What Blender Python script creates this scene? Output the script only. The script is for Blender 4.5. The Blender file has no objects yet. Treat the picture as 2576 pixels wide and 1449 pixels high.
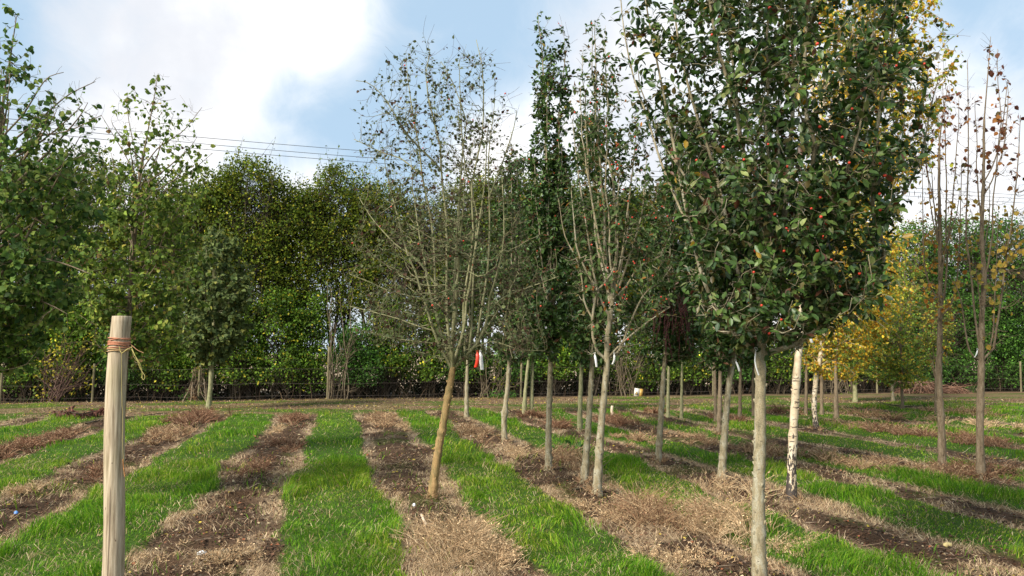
import bpy, math
import numpy as np
from mathutils import Vector

# ------------------------------------------------------------------ camera, sky, sun, exposure
S = bpy.context.scene
COL = S.collection
FPX, CX, CY, EYE = 2030.0, 1288.0, 724.5, 1.7      # picture measured on a 2576 px wide frame
YAW, PITCH = math.radians(12.0), math.radians(4.65)
CAM = np.array([0.0, 0.0, EYE])
FH = np.array([math.sin(YAW), math.cos(YAW), 0.0])
RT = np.array([math.cos(YAW), -math.sin(YAW), 0.0])
ZZ = np.array([0.0, 0.0, 1.0])
FW = FH*math.cos(PITCH) + ZZ*math.sin(PITCH)
UP = np.cross(RT, FW)
cam = bpy.data.cameras.new('camera'); camo = bpy.data.objects.new('camera', cam); COL.objects.link(camo)
camo.location = CAM
camo.rotation_euler = (math.pi/2+PITCH, 0, -YAW)
cam.sensor_width = 36; cam.lens = FPX/2576*36; cam.clip_end = 3000; cam.clip_start = 0.05
S.camera = camo
S.view_settings.view_transform = 'Standard'; S.view_settings.look = 'None'
S.view_settings.exposure = 1.3; S.view_settings.gamma = 1

def pray(u, v):
    return FW*FPX + RT*(u-CX) + UP*(CY-v)
def pdir(u, v):
    d = pray(u, v); return d/np.linalg.norm(d)

SUNDIR = -FH*0.62 - RT*0.62 + ZZ*0.62; SUNDIR /= np.linalg.norm(SUNDIR)
sl = bpy.data.lights.new('sun', 'SUN'); sl.energy = 2.9; sl.angle = math.radians(18); sl.color = (1.0, .93, .82)
so = bpy.data.objects.new('sun', sl); COL.objects.link(so)
so.rotation_euler = Vector(SUNDIR).to_track_quat('Z', 'Y').to_euler()

W = bpy.data.worlds.new('World'); S.world = W; W.use_nodes = True
wn, wl = W.node_tree.nodes, W.node_tree.links; wn.clear()
def N(t, **k):
    n = wn.new(t)
    for a, b in k.items(): setattr(n, a, b)
    return n
def wmath(op, a, b=None, clamp=False):
    n = N('ShaderNodeMath', operation=op, use_clamp=clamp)
    for i, x in enumerate((a, b)):
        if x is None: continue
        if isinstance(x, (int, float)): n.inputs[i].default_value = x
        else: wl.new(x, n.inputs[i])
    return n.outputs[0]
sky = N('ShaderNodeTexSky', sky_type='NISHITA', sun_disc=False)
sky.sun_elevation = math.asin(SUNDIR[2]); sky.sun_rotation = math.atan2(SUNDIR[0], SUNDIR[1])
sky.air_density = 1.0; sky.dust_density = 1.5; sky.ozone_density = 1.0
tc = N('ShaderNodeTexCoord')
nz1 = N('ShaderNodeTexNoise'); nz1.inputs['Scale'].default_value = 5.5; nz1.inputs['Detail'].default_value = 7; nz1.inputs['Roughness'].default_value = .55
wl.new(tc.outputs['Generated'], nz1.inputs['Vector'])
nz2 = N('ShaderNodeTexNoise'); nz2.inputs['Scale'].default_value = 2.2; nz2.inputs['Detail'].default_value = 3
wl.new(tc.outputs['Generated'], nz2.inputs['Vector'])
BLOBS = [(400, 60, 240, .9), (640, 40, 250, 1.1), (820, 10, 150, .8), (470, 190, 160, .8), (230, 130, 150, .35), (60, 480, 260, .9), (330, 470, 200, .9),
         (620, 520, 190, 1.1), (830, 520, 130, .6), (1280, 400, 150, .9), (1700, 180, 300, 1.2), (1800, 500, 400, 1.2), (2100, 150, 230, 1.0), (2150, 450, 300, 1.2),
         (2440, 240, 130, .5), (2500, 480, 230, 1.1), (1400, 560, 260, 1.0)]
acc = None
for (u, v, r, w) in BLOBS:
    d = pdir(u, v); e = pdir(u+r, v); cr = float(np.dot(d, e))
    dp = N('ShaderNodeVectorMath', operation='DOT_PRODUCT'); wl.new(tc.outputs['Generated'], dp.inputs[0]); dp.inputs[1].default_value = d
    mr = N('ShaderNodeMapRange', interpolation_type='SMOOTHSTEP')
    wl.new(dp.outputs['Value'], mr.inputs['Value'])
    mr.inputs['From Min'].default_value = 1-(1-cr)*2.3; mr.inputs['From Max'].default_value = 1-(1-cr)*.05
    mr.inputs['To Min'].default_value = 0; mr.inputs['To Max'].default_value = w
    acc = mr.outputs[0] if acc is None else wmath('ADD', acc, mr.outputs[0])
acc = wmath('MINIMUM', acc, 1.6)
nz3 = N('ShaderNodeTexNoise'); nz3.inputs['Scale'].default_value = 14; nz3.inputs['Detail'].default_value = 8; nz3.inputs['Roughness'].default_value = .62; nz3.inputs['Distortion'].default_value = .6
wl.new(tc.outputs['Generated'], nz3.inputs['Vector'])
f1 = wmath('ADD', wmath('MULTIPLY', wmath('SUBTRACT', nz1.outputs['Fac'], .5), 2.4), wmath('MULTIPLY', wmath('SUBTRACT', nz3.outputs['Fac'], .5), 1.3))
# elsewhere in the sky: broken cloud
sep = N('ShaderNodeSeparateXYZ'); wl.new(tc.outputs['Generated'], sep.inputs[0])
dF = N('ShaderNodeVectorMath', operation='DOT_PRODUCT'); wl.new(tc.outputs['Generated'], dF.inputs[0]); dF.inputs[1].default_value = FW
away = N('ShaderNodeMapRange', interpolation_type='SMOOTHSTEP'); wl.new(dF.outputs['Value'], away.inputs['Value'])
away.inputs['From Min'].default_value = .75; away.inputs['From Max'].default_value = .3; away.inputs['To Max'].default_value = .62
low = N('ShaderNodeMapRange', interpolation_type='SMOOTHSTEP'); wl.new(sep.outputs['Z'], low.inputs['Value'])
low.inputs['From Min'].default_value = .19; low.inputs['From Max'].default_value = .04; low.inputs['To Max'].default_value = .9
m = wmath('ADD', wmath('ADD', wmath('ADD', acc, f1), away.outputs[0]), low.outputs[0])
mr = N('ShaderNodeMapRange', interpolation_type='SMOOTHSTEP'); wl.new(m, mr.inputs['Value'])
mr.inputs['From Min'].default_value = -.1; mr.inputs['From Max'].default_value = 1.9
hz = N('ShaderNodeMix', data_type='RGBA'); hz.inputs[0].default_value = .85
wl.new(sky.outputs[0], hz.inputs[6]); hz.inputs[7].default_value = (3.2, 4.4, 5.6, 1)
cr = N('ShaderNodeMix', data_type='RGBA'); cs = N('ShaderNodeMapRange', interpolation_type='SMOOTHSTEP'); wl.new(wmath('ADD', nz2.outputs['Fac'], wmath('MULTIPLY', wmath('SUBTRACT', nz1.outputs['Fac'], .5), .8)), cs.inputs['Value']); cs.inputs['From Min'].default_value = .42; cs.inputs['From Max'].default_value = .66; wl.new(cs.outputs[0], cr.inputs[0])
cr.inputs[6].default_value = (7.7, 7.6, 7.5, 1); cr.inputs[7].default_value = (5.3, 5.45, 5.8, 1)
mx = N('ShaderNodeMix', data_type='RGBA'); wl.new(mr.outputs[0], mx.inputs[0]); wl.new(hz.outputs[2], mx.inputs[6]); wl.new(cr.outputs[2], mx.inputs[7])
bg = N('ShaderNodeBackground'); bg.inputs['Strength'].default_value = .068; wl.new(mx.outputs[2], bg.inputs['Color'])
wo = N('ShaderNodeOutputWorld'); wl.new(bg.outputs[0], wo.inputs['Surface'])

# ------------------------------------------------------------------ helpers
def gp(u, v, z=0.0):
    d = pray(u, v); return CAM + d*((z-EYE)/d[2])
def vnoise(x, y, seed=0):
    x = np.asarray(x, float)+seed*17.13; y = np.asarray(y, float)+seed*5.71
    xi = np.floor(x); yi = np.floor(y); fx = x-xi; fy = y-yi
    fx = fx*fx*(3-2*fx); fy = fy*fy*(3-2*fy)
    def h(a, b):
        t = np.sin(a*127.1+b*311.7+seed*1.7)*43758.5453; return t-np.floor(t)
    return (h(xi, yi)*(1-fx)+h(xi+1, yi)*fx)*(1-fy)+(h(xi, yi+1)*(1-fx)+h(xi+1, yi+1)*fx)*fy
def fbm(x, y, seed=0, o=3):
    s = 0; a = .5; t = 0
    for i in range(o):
        s = s+a*vnoise(x*2**i, y*2**i, seed+i); t += a; a *= .5
    return s/t
def sst(a, b, x):
    t = np.clip((x-a)/(b-a), 0, 1); return t*t*(3-2*t)
def nrm(v):
    return v/np.maximum(np.linalg.norm(v, axis=-1, keepdims=True), 1e-9)

def tag(o, label=None, cat=None, group=None, kind=None):
    if label: o['label'] = label
    if cat: o['category'] = cat
    if group: o['group'] = group
    if kind: o['kind'] = kind
    return o
def empty(name, loc):
    o = bpy.data.objects.new(name, None); COL.objects.link(o); o.location = loc; o.empty_display_size = .1; return o

class Geo:
    def __init__(s): s.V = []; s.T = []; s.C = []; s.n = 0
    def add(s, V, T, C):
        V = np.asarray(V, float).reshape(-1, 3); T = np.asarray(T, int).reshape(-1, 3)
        C = np.asarray(C, float)
        if C.ndim == 1: C = np.tile(C[:3], (len(T), 1))
        s.V.append(V); s.T.append(T+s.n); s.C.append(C); s.n += len(V)
    def build(s, name, mat, parent=None, smooth=False, loc=None):
        V = np.concatenate(s.V); T = np.concatenate(s.T); C = np.concatenate(s.C)
        if loc is not None: V = V-np.asarray(loc)
        me = bpy.data.meshes.new(name)
        me.vertices.add(len(V)); me.vertices.foreach_set('co', V.astype(np.float32).ravel())
        me.loops.add(len(T)*3); me.loops.foreach_set('vertex_index', T.astype(np.int32).ravel())
        me.polygons.add(len(T)); me.polygons.foreach_set('loop_start', np.arange(0, len(T)*3, 3, dtype=np.int32))
        me.polygons.foreach_set('loop_total', np.full(len(T), 3, np.int32))
        if smooth: me.polygons.foreach_set('use_smooth', np.ones(len(T), bool))
        at = me.attributes.new('col', 'FLOAT_COLOR', 'FACE')
        at.data.foreach_set('color', np.concatenate([C, np.ones((len(C), 1))], 1).astype(np.float32).ravel())
        me.update(); me.materials.append(mat)
        o = bpy.data.objects.new(name, me); COL.objects.link(o)
        if parent is not None: o.parent = parent
        if loc is not None and parent is None: o.location = loc
        return o

def tubes(geo, P, R, sides, col, ref=None, cap=True):
    """P (m,n,3) polylines, R (m,n) radii"""
    P = np.asarray(P, float); R = np.asarray(R, float)
    if P.ndim == 2: P = P[None]; R = R[None]
    m, n, _ = P.shape
    Tn = np.empty_like(P); Tn[:, 1:-1] = P[:, 2:]-P[:, :-2]; Tn[:, 0] = P[:, 1]-P[:, 0]; Tn[:, -1] = P[:, -1]-P[:, -2]
    Tn = nrm(Tn)
    mean = nrm(P[:, -1]-P[:, 0])
    rf = np.where(np.abs(mean[:, 2:3]) > .7, np.array([[1., 0, 0]]), np.array([[0, 0, 1.]]))[:, None, :]
    U = nrm(rf-Tn*(Tn*rf).sum(-1, keepdims=True)); Vv = np.cross(Tn, U)
    a = np.arange(sides)*2*math.pi/sides
    ring = P[:, :, None, :]+R[:, :, None, None]*(U[:, :, None, :]*np.cos(a)[None, None, :, None]+Vv[:, :, None, :]*np.sin(a)[None, None, :, None])
    Vx = ring.reshape(-1, 3)
    j = np.arange(sides); i = np.arange(n-1)[:, None]
    A = i*sides+j; B = i*sides+(j+1) % sides; Cc = A+sides; D = B+sides
    tri = np.concatenate([np.stack([A, B, D], -1).reshape(-1, 3), np.stack([A, D, Cc], -1).reshape(-1, 3)])
    if cap:
        e = (n-1)*sides; capt = np.array([[e, e+k, e+k+1] for k in range(1, sides-1)]).reshape(-1, 3)
        tri = np.concatenate([tri, capt])
    T = (tri[None]+(np.arange(m)*n*sides)[:, None, None]).reshape(-1, 3)
    C = np.asarray(col, float)
    if C.ndim == 2: C = np.repeat(C, len(tri), 0)
    geo.add(Vx, T, C)

def resample(pts, n):
    pts = np.asarray(pts, float)
    # Catmull-Rom smoothing then arc resample
    if len(pts) > 2:
        ext = np.concatenate([[2*pts[0]-pts[1]], pts, [2*pts[-1]-pts[-2]]]); out = []
        for k in range(len(pts)-1):
            a, b, c, d = ext[k:k+4]
            for t in np.linspace(0, 1, 8, endpoint=False):
                out.append(.5*((2*b)+(-a+c)*t+(2*a-5*b+4*c-d)*t*t+(-a+3*b-3*c+d)*t**3))
        out.append(pts[-1]); pts = np.array(out)
    L = np.concatenate([[0], np.cumsum(np.linalg.norm(np.diff(pts, axis=0), axis=1))])
    s = np.linspace(0, L[-1], n)
    return np.stack([np.interp(s, L, pts[:, k]) for k in range(pts.shape[1])], 1)

def grow(rng, st, dr, ln, n, bend, jit):
    m = len(st); P = np.empty((m, n, 3)); P[:, 0] = st; d = nrm(dr); step = (ln/(n-1))[:, None]
    for k in range(1, n):
        d = nrm(d+bend/(n-1)+jit*rng.normal(size=(m, 3)))
        P[:, k] = P[:, k-1]+d*step
    return P
def pick(rng, P, R, m, s0, s1, pw=1.0):
    L = np.linalg.norm(P[:, -1]-P[:, 0], axis=1); idx = rng.choice(len(P), m, p=L/L.sum())
    s = s0+(s1-s0)*rng.random(m)**pw
    f = s*(P.shape[1]-1); i = np.minimum(f.astype(int), P.shape[1]-2); w = (f-i)[:, None]
    pos = P[idx, i]*(1-w)+P[idx, i+1]*w; t = nrm(P[idx, i+1]-P[idx, i]); r = R[idx, i]*(1-w[:, 0])+R[idx, i+1]*w[:, 0]
    return pos, t, r, s

LEAF6 = (np.array([[0, 0, 0], [.3, .23, .05], [.66, .22, .03], [1, 0, -.10], [.66, -.22, .03], [.3, -.23, .05], [.5, 0, -.05]]),
         np.array([[0, 1, 6], [1, 2, 6], [2, 3, 6], [3, 4, 6], [4, 5, 6], [5, 0, 6]]))
LEAFR = (np.array([[0, 0, 0], [.28, .42, .07], [.66, .33, .03], [1, 0, -.16], [.66, -.33, .03], [.28, -.42, .07], [.5, 0, -.05]]), LEAF6[1])
HUSK = (np.array([[0, 0, 0], [.5, .13, .03], [1, 0, -.03], [.5, -.13, .03]]), np.array([[0, 1, 2], [0, 2, 3]]))
LEAF2 = (np.array([[0, 0, 0], [.5, .34, .10], [1, 0, -.05], [.5, -.34, .10]]), np.array([[0, 1, 2], [0, 2, 3]]))
def leaves(geo, pos, d, nn, size, col, tmpl):
    V, T = tmpl; m = len(pos)
    d = nrm(d); nn = nrm(nn-d*(nn*d).sum(-1, keepdims=True)); sd = np.cross(nn, d)
    X = pos[:, None]+size[:, None, None]*(V[None, :, 0:1]*d[:, None]+V[None, :, 1:2]*sd[:, None]+V[None, :, 2:3]*nn[:, None])
    Tt = (T[None]+(np.arange(m)*len(V))[:, None, None]).reshape(-1, 3)
    geo.add(X, Tt, np.repeat(col, len(T), 0))
def palette(rng, pal, m, jit=.18):
    c = np.array([p[:3] for p in pal]); w = np.array([p[3] for p in pal], float); w /= w.sum()
    i = rng.choice(len(c), m, p=w)
    return c[i]*np.exp(rng.normal(size=(m, 1))*jit)

# ------------------------------------------------------------------ materials
def mat(name):
    m = bpy.data.materials.new(name); m.use_nodes = True; nt = m.node_tree; nt.nodes.clear(); return m, nt.nodes, nt.links
def leaf_mat(name, rough=.5, trans=.3, spec=.4):
    m, n, l = mat(name)
    a = n.new('ShaderNodeAttribute'); a.attribute_name = 'col'
    p = n.new('ShaderNodeBsdfPrincipled'); p.inputs['Roughness'].default_value = rough; p.inputs['Specular IOR Level'].default_value = spec
    g = n.new('ShaderNodeNewGeometry'); tcn = n.new('ShaderNodeTexCoord')
    nz = n.new('ShaderNodeTexNoise'); nz.inputs['Scale'].default_value = 40; l.new(tcn.outputs['Object'], nz.inputs['Vector'])
    mr = n.new('ShaderNodeMapRange'); l.new(nz.outputs['Fac'], mr.inputs['Value']); mr.inputs['To Min'].default_value = .6; mr.inputs['To Max'].default_value = 1.4
    mu = n.new('ShaderNodeVectorMath'); mu.operation = 'SCALE'; l.new(a.outputs['Color'], mu.inputs[0]); l.new(mr.outputs[0], mu.inputs['Scale'])
    # leaf undersides are paler
    mb = n.new('ShaderNodeMix'); mb.data_type = 'RGBA'; mb.blend_type = 'MIX'; l.new(mu.outputs[0], mb.inputs[6])
    ms = n.new('ShaderNodeMath'); ms.operation = 'MULTIPLY'; l.new(g.outputs['Backfacing'], ms.inputs[0]); ms.inputs[1].default_value = .05; l.new(ms.outputs[0], mb.inputs[0])
    mb.inputs[7].default_value = (.34, .42, .20, 1)
    l.new(mb.outputs[2], p.inputs['Base Color'])
    t = n.new('ShaderNodeBsdfTranslucent'); l.new(mu.outputs[0], t.inputs['Color'])
    mx = n.new('ShaderNodeMixShader'); mx.inputs[0].default_value = trans; l.new(p.outputs[0], mx.inputs[1]); l.new(t.outputs[0], mx.inputs[2])
    o = n.new('ShaderNodeOutputMaterial'); l.new(mx.outputs[0], o.inputs['Surface']); return m
def ramp(n, l, fac, stops):
    r = n.new('ShaderNodeValToRGB'); l.new(fac, r.inputs[0]); e = r.color_ramp.elements
    while len(e) > 1: e.remove(e[-1])
    e[0].position = stops[0][0]; e[0].color = (*stops[0][1], 1)
    for p, c in stops[1:]:
        x = e.new(p); x.color = (*c, 1)
    return r.outputs[0]
def bark_mat(name, stops, sxy=30, sz=9, bump=.5, ring=None, fine=140):
    m, n, l = mat(name)
    tcn = n.new('ShaderNodeTexCoord'); mp = n.new('ShaderNodeMapping'); l.new(tcn.outputs['Object'], mp.inputs[0]); mp.inputs['Scale'].default_value = (sxy, sxy, sz)
    nz = n.new('ShaderNodeTexNoise'); nz.inputs['Scale'].default_value = 1; nz.inputs['Detail'].default_value = 6; nz.inputs['Roughness'].default_value = .65; l.new(mp.outputs[0], nz.inputs['Vector'])
    c = ramp(n, l, nz.outputs['Fac'], stops)
    nf = n.new('ShaderNodeTexNoise'); nf.inputs['Scale'].default_value = fine; nf.inputs['Detail'].default_value = 3; l.new(tcn.outputs['Object'], nf.inputs['Vector'])
    mr = n.new('ShaderNodeMapRange'); l.new(nf.outputs['Fac'], mr.inputs['Value']); mr.inputs['From Min'].default_value = .3; mr.inputs['From Max'].default_value = .7; mr.inputs['To Min'].default_value = .72; mr.inputs['To Max'].default_value = 1.25
    mu = n.new('ShaderNodeVectorMath'); mu.operation = 'SCALE'; l.new(c, mu.inputs[0]); l.new(mr.outputs[0], mu.inputs['Scale'])
    col = mu.outputs[0]
    if ring:   # dark horizontal leaf scars
        mp2 = n.new('ShaderNodeMapping'); l.new(tcn.outputs['Object'], mp2.inputs[0]); mp2.inputs['Scale'].default_value = ring[0]
        n2 = n.new('ShaderNodeTexNoise'); n2.inputs['Scale'].default_value = 1; n2.inputs['Detail'].default_value = 2; l.new(mp2.outputs[0], n2.inputs['Vector'])
        f = n.new('ShaderNodeMapRange'); l.new(n2.outputs['Fac'], f.inputs['Value']); f.inputs['From Min'].default_value = ring[1]; f.inputs['From Max'].default_value = ring[1]+.05
        mx = n.new('ShaderNodeMix'); mx.data_type = 'RGBA'; l.new(f.outputs[0], mx.inputs[0]); l.new(col, mx.inputs[6]); mx.inputs[7].default_value = (*ring[2], 1)
        col = mx.outputs[2]
    p = n.new('ShaderNodeBsdfPrincipled'); l.new(col, p.inputs['Base Color']); p.inputs['Roughness'].default_value = .8; p.inputs['Specular IOR Level'].default_value = .25
    b = n.new('ShaderNodeBump'); b.inputs['Strength'].default_value = bump; b.inputs['Distance'].default_value = .004; l.new(nz.outputs['Fac'], b.inputs['Height']); l.new(b.outputs[0], p.inputs['Normal'])
    o = n.new('ShaderNodeOutputMaterial'); l.new(p.outputs[0], o.inputs['Surface']); return m
def plain(name, c, rough=.6, noise=0.0, scale=60):
    m, n, l = mat(name); p = n.new('ShaderNodeBsdfPrincipled'); p.inputs['Roughness'].default_value = rough
    nz = n.new('ShaderNodeTexNoise'); nz.inputs['Scale'].default_value = scale; nz.inputs['Detail'].default_value = 4
    tcn = n.new('ShaderNodeTexCoord'); l.new(tcn.outputs['Object'], nz.inputs['Vector'])
    a = tuple(x*(1-noise) for x in c); b = tuple(min(1, x*(1+noise)) for x in c)
    l.new(ramp(n, l, nz.outputs['Fac'], [(.3, a), (.7, b)]), p.inputs['Base Color'])
    o = n.new('ShaderNodeOutputMaterial'); l.new(p.outputs[0], o.inputs['Surface']); return m

M_GLOSS = leaf_mat('glossy_leaf', .42, .25, .35)
M_MATT = leaf_mat('matt_leaf', .6, .42, .14)
M_HEDGE = leaf_mat('hedge_leaf', .65, .42, .08)
M_GRASS = leaf_mat('grass_blade', .65, .38, .1)
M_DRY = leaf_mat('dry_stem', .85, .15, .1)
M_BARK = bark_mat('grey_bark', [(.28, (.085, .072, .036)), (.40, (.19, .165, .10)), (.49, (.28, .23, .14)), (.56, (.29, .265, .185)), (.70, (.41, .375, .28))], 22, 7, .8, ((20, 20, 60), .66, (.10, .085, .06)))
M_BARKG = bark_mat('green_bark', [(.3, (.12, .12, .05)), (.5, (.24, .235, .12)), (.7, (.36, .33, .2))], 30, 10, .5, ((22, 22, 70), .70, (.09, .08, .05)))
M_BARKO = bark_mat('orange_bark', [(.28, (.10, .085, .03)), (.42, (.21, .155, .065)), (.55, (.31, .20, .085)), (.72, (.42, .27, .13))], 22, 5, .4, ((18, 18, 80), .69, (.14, .13, .10)))
M_BARKB = bark_mat('brown_bark', [(.3, (.095, .068, .04)), (.5, (.18, .135, .085)), (.7, (.27, .215, .145))], 35, 8, .5, ((25, 25, 90), .68, (.08, .06, .04)))
M_BARKD = bark_mat('dark_bark', [(.3, (.03, .024, .016)), (.6, (.07, .055, .035)), (.8, (.12, .10, .06))], 12, 3, .8)
M_TWIG = bark_mat('twig_bark', [(.3, (.09, .065, .04)), (.6, (.19, .15, .095)), (.8, (.29, .24, .16))], 8, 8, .1)
M_TWIGR = bark_mat('red_twig_bark', [(.3, (.07, .04, .03)), (.6, (.15, .09, .07)), (.8, (.25, .17, .12))], 8, 8, .1)
M_BERRY = plain('berry_skin', (.55, .045, .02), .35, .3, 90)

def birch_mat():
    m, n, l = mat('birch_bark'); tcn = n.new('ShaderNodeTexCoord')
    sp = n.new('ShaderNodeSeparateXYZ'); l.new(tcn.outputs['Object'], sp.inputs[0])
    def noise(sc, det=3, rough=.5):
        mp = n.new('ShaderNodeMapping'); l.new(tcn.outputs['Object'], mp.inputs[0]); mp.inputs['Scale'].default_value = sc
        q = n.new('ShaderNodeTexNoise'); q.inputs['Scale'].default_value = 1; q.inputs['Detail'].default_value = det; q.inputs['Roughness'].default_value = rough; l.new(mp.outputs[0], q.inputs['Vector']); return q.outputs['Fac']
    base = ramp(n, l, noise((9, 9, 9), 5), [(.3, (.34, .26, .16)), (.5, (.53, .43, .29)), (.7, (.66, .59, .47))])
    def mask(fac, a, b):
        r = n.new('ShaderNodeMapRange'); l.new(fac, r.inputs['Value']); r.inputs['From Min'].default_value = a; r.inputs['From Max'].default_value = b; return r.outputs[0]
    def mixc(f, a, c):
        x = n.new('ShaderNodeMix'); x.data_type = 'RGBA'; l.new(f, x.inputs[0]); l.new(a, x.inputs[6]); x.inputs[7].default_value = (*c, 1); return x.outputs[2]
    c = mixc(mask(noise((9, 9, 42), 2), .635, .67), base, (.07, .05, .035))
    c = mixc(mask(noise((30, 30, 150), 2), .66, .72), c, (.30, .22, .15))
    # dark cracked plates low on the trunk
    zz = mask(sp.outputs['Z'], .95, .0)
    fz = n.new('ShaderNodeMath'); fz.operation = 'MULTIPLY_ADD'; l.new(zz, fz.inputs[0]); fz.inputs[1].default_value = .31; l.new(noise((32, 32, 13), 3, .6), fz.inputs[2])
    c = mixc(mask(fz.outputs[0], .66, .69), c, (.045, .035, .028))
    p = n.new('ShaderNodeBsdfPrincipled'); l.new(c, p.inputs['Base Color']); p.inputs['Roughness'].default_value = .65
    b = n.new('ShaderNodeBump'); b.inputs['Strength'].default_value = .4; b.inputs['Distance'].default_value = .004; l.new(fz.outputs[0], b.inputs['Height']); l.new(b.outputs[0], p.inputs['Normal'])
    o = n.new('ShaderNodeOutputMaterial'); l.new(p.outputs[0], o.inputs['Surface']); return m
M_BIRCH = birch_mat()

# ------------------------------------------------------------------ the ground and its strips
ROWX = np.array([1.663*k for k in (-16.1, -14.85, -13.6, -12.35, -11.1, -9.85, -8.6, -7.35, -6.05, -4.7, -3.35, -2.05, -.66, .61, 1.79, 2.95, 4.05, 5.03, 6.1, 7.2, 8.3, 9.4, 10.5, 11.6, 12.7, 13.8, 14.9, 16, 17.1, 18.2, 19.3, 20.4, 21.5, 22.6)])
def rowdist(x):
    i = np.clip(np.searchsorted(ROWX, x), 1, len(ROWX)-1)
    a = x-ROWX[i-1]; b = ROWX[i]-x
    return np.where(a < b, a, -b), np.where(a < b, i-1, i)
def cover(x, y):
    xw = x+.16*(fbm(x*.9, y*.55, 3)-.5)*2+.10*(fbm(x*4, y*3.2, 5)-.5)*2
    dx, ri = rowdist(xw)
    right = sst(5.5, 10, x)
    hw = .52+.24*(vnoise(y*.35, ri*3.1, 9)-.5)-.15*right
    hw = hw+.10*sst(10, 5, y)*(x < 3)
    g = sst(hw-.05, hw+.07, np.abs(dx))
    weedy = sst(.66, .80, fbm(x*1.1, y*.8, 21))*right     # grass creeping in on the right
    g = np.maximum(g, weedy*.7)
    fr = np.exp(-((np.abs(dx)-(hw-.06))/.12)**2)*sst(.3, .6, fbm(x*1.8, y*1.0, 12))+.8*sst(.62, .72, fbm(x*1.4, y*1.1, 14))*(np.abs(dx) < hw)
    head = sst(23.2, 24.2, y+.6*(fbm(x*.5, y*.5, 31)-.5)*2)
    gh = sst(.50, .62, fbm(x*.45, y*1.1, 33))*.75*(1-sst(29.3, 30.3, y))
    g = g*(1-head)+gh*head
    fr = np.clip(fr*(1-head)+.15*head, 0, 1)*(1-g)
    return g, fr, head, dx, ri
HOLES = [(gp(603, 1262), .22, .13), (gp(560, 1395), .25, .10), (gp(1040, 1300), .2, .03)]
def gz(x, y):
    g, fr, head, dx, ri = cover(x, y)
    z = .035*g+.05*(fbm(x*2.5, y*2.5, 41)-.5)*(1-g)+.03*(fbm(x*9, y*9, 42)-.5)*(1-.6*g)+.05*(fbm(x*.4, y*.3, 43)-.5)
    z = z+.035*np.exp(-(dx/.22)**2)*(1-head)
    for c, r, dp in HOLES:
        d2 = ((x-c[0])/r)**2+((y-c[1])/(r*.7))**2; z = z-dp*np.exp(-d2*1.5)+dp*.5*np.exp(-(np.sqrt(d2)-1.7)**2*3)
    return z*sst(60, 40, y)
xs = np.concatenate([-np.geomspace(900, 12, 40)[:-1], np.arange(-12, -6, .16), np.arange(-6, 9, .05), np.arange(9, 24, .14), np.geomspace(24, 900, 45)])
ys = np.concatenate([np.linspace(-300, -4, 12), np.arange(-3, 1.5, .3), np.arange(1.5, 14, .055), np.arange(14, 37, .14), np.geomspace(37, 2500, 50)])
X, Y = np.meshgrid(xs, ys); fx, fy = X.ravel(), Y.ravel()
Zg = gz(fx, fy)
g, fr, head, dx, ri = cover(fx, fy)
n1 = fbm(fx*3, fy*3, 51)[:, None]; n2 = fbm(fx*1.2, fy*1.2, 52)[:, None]; n3 = vnoise(fx*14, fy*14, 53)[:, None]
soil = np.array([.042, .024, .013])*(1-n1)+np.array([.105, .064, .038])*n1
soil = soil*(.75+.5*n3)
moss = sst(.58, .72, n2)*.6; soil = soil*(1-moss)+np.array([.075, .085, .018])*moss
grs = np.array([.035, .075, .010])*(1-n1)+np.array([.07, .12, .018])*n1
tan = np.array([.33, .235, .145])*(.7+.6*n3)
hd = np.array([.11, .065, .035])*(1-n1)+np.array([.19, .125, .07])*n1; hm = sst(.45, .6, n2)*.5; hd = hd*(1-hm)+np.array([.10, .105, .03])*hm
base = soil*(1-head[:, None])+hd*head[:, None]
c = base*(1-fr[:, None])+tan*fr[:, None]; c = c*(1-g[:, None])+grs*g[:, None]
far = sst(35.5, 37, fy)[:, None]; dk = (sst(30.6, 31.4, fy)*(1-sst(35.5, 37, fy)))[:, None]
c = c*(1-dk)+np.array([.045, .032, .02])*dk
c = c*(1-far)+(np.array([.40, .30, .20])*(.85+.3*n1))*far
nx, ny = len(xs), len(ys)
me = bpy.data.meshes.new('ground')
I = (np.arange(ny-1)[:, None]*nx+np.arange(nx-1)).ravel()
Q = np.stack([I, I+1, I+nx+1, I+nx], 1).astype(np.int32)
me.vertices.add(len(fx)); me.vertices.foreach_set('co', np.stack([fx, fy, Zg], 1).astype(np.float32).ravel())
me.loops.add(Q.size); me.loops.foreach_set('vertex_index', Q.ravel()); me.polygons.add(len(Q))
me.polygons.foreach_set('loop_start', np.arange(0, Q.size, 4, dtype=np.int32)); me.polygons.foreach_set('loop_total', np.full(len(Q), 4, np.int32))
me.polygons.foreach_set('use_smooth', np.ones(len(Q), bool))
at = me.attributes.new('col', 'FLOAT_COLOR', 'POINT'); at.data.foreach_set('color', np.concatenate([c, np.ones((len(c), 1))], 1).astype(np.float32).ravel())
me.update()
gm, n, l = mat('ground_soil')
a = n.new('ShaderNodeAttribute'); a.attribute_name = 'col'; tcn = n.new('ShaderNodeTexCoord')
nz = n.new('ShaderNodeTexNoise'); nz.inputs['Scale'].default_value = 45; nz.inputs['Detail'].default_value = 8; nz.inputs['Roughness'].default_value = .7; l.new(tcn.outputs['Object'], nz.inputs['Vector'])
mr = n.new('ShaderNodeMapRange'); l.new(nz.outputs['Fac'], mr.inputs['Value']); mr.inputs['From Min'].default_value = .3; mr.inputs['From Max'].default_value = .7; mr.inputs['To Min'].default_value = .4; mr.inputs['To Max'].default_value = 1.7
mu = n.new('ShaderNodeVectorMath'); mu.operation = 'SCALE'; l.new(a.outputs['Color'], mu.inputs[0]); l.new(mr.outputs[0], mu.inputs['Scale'])
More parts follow.
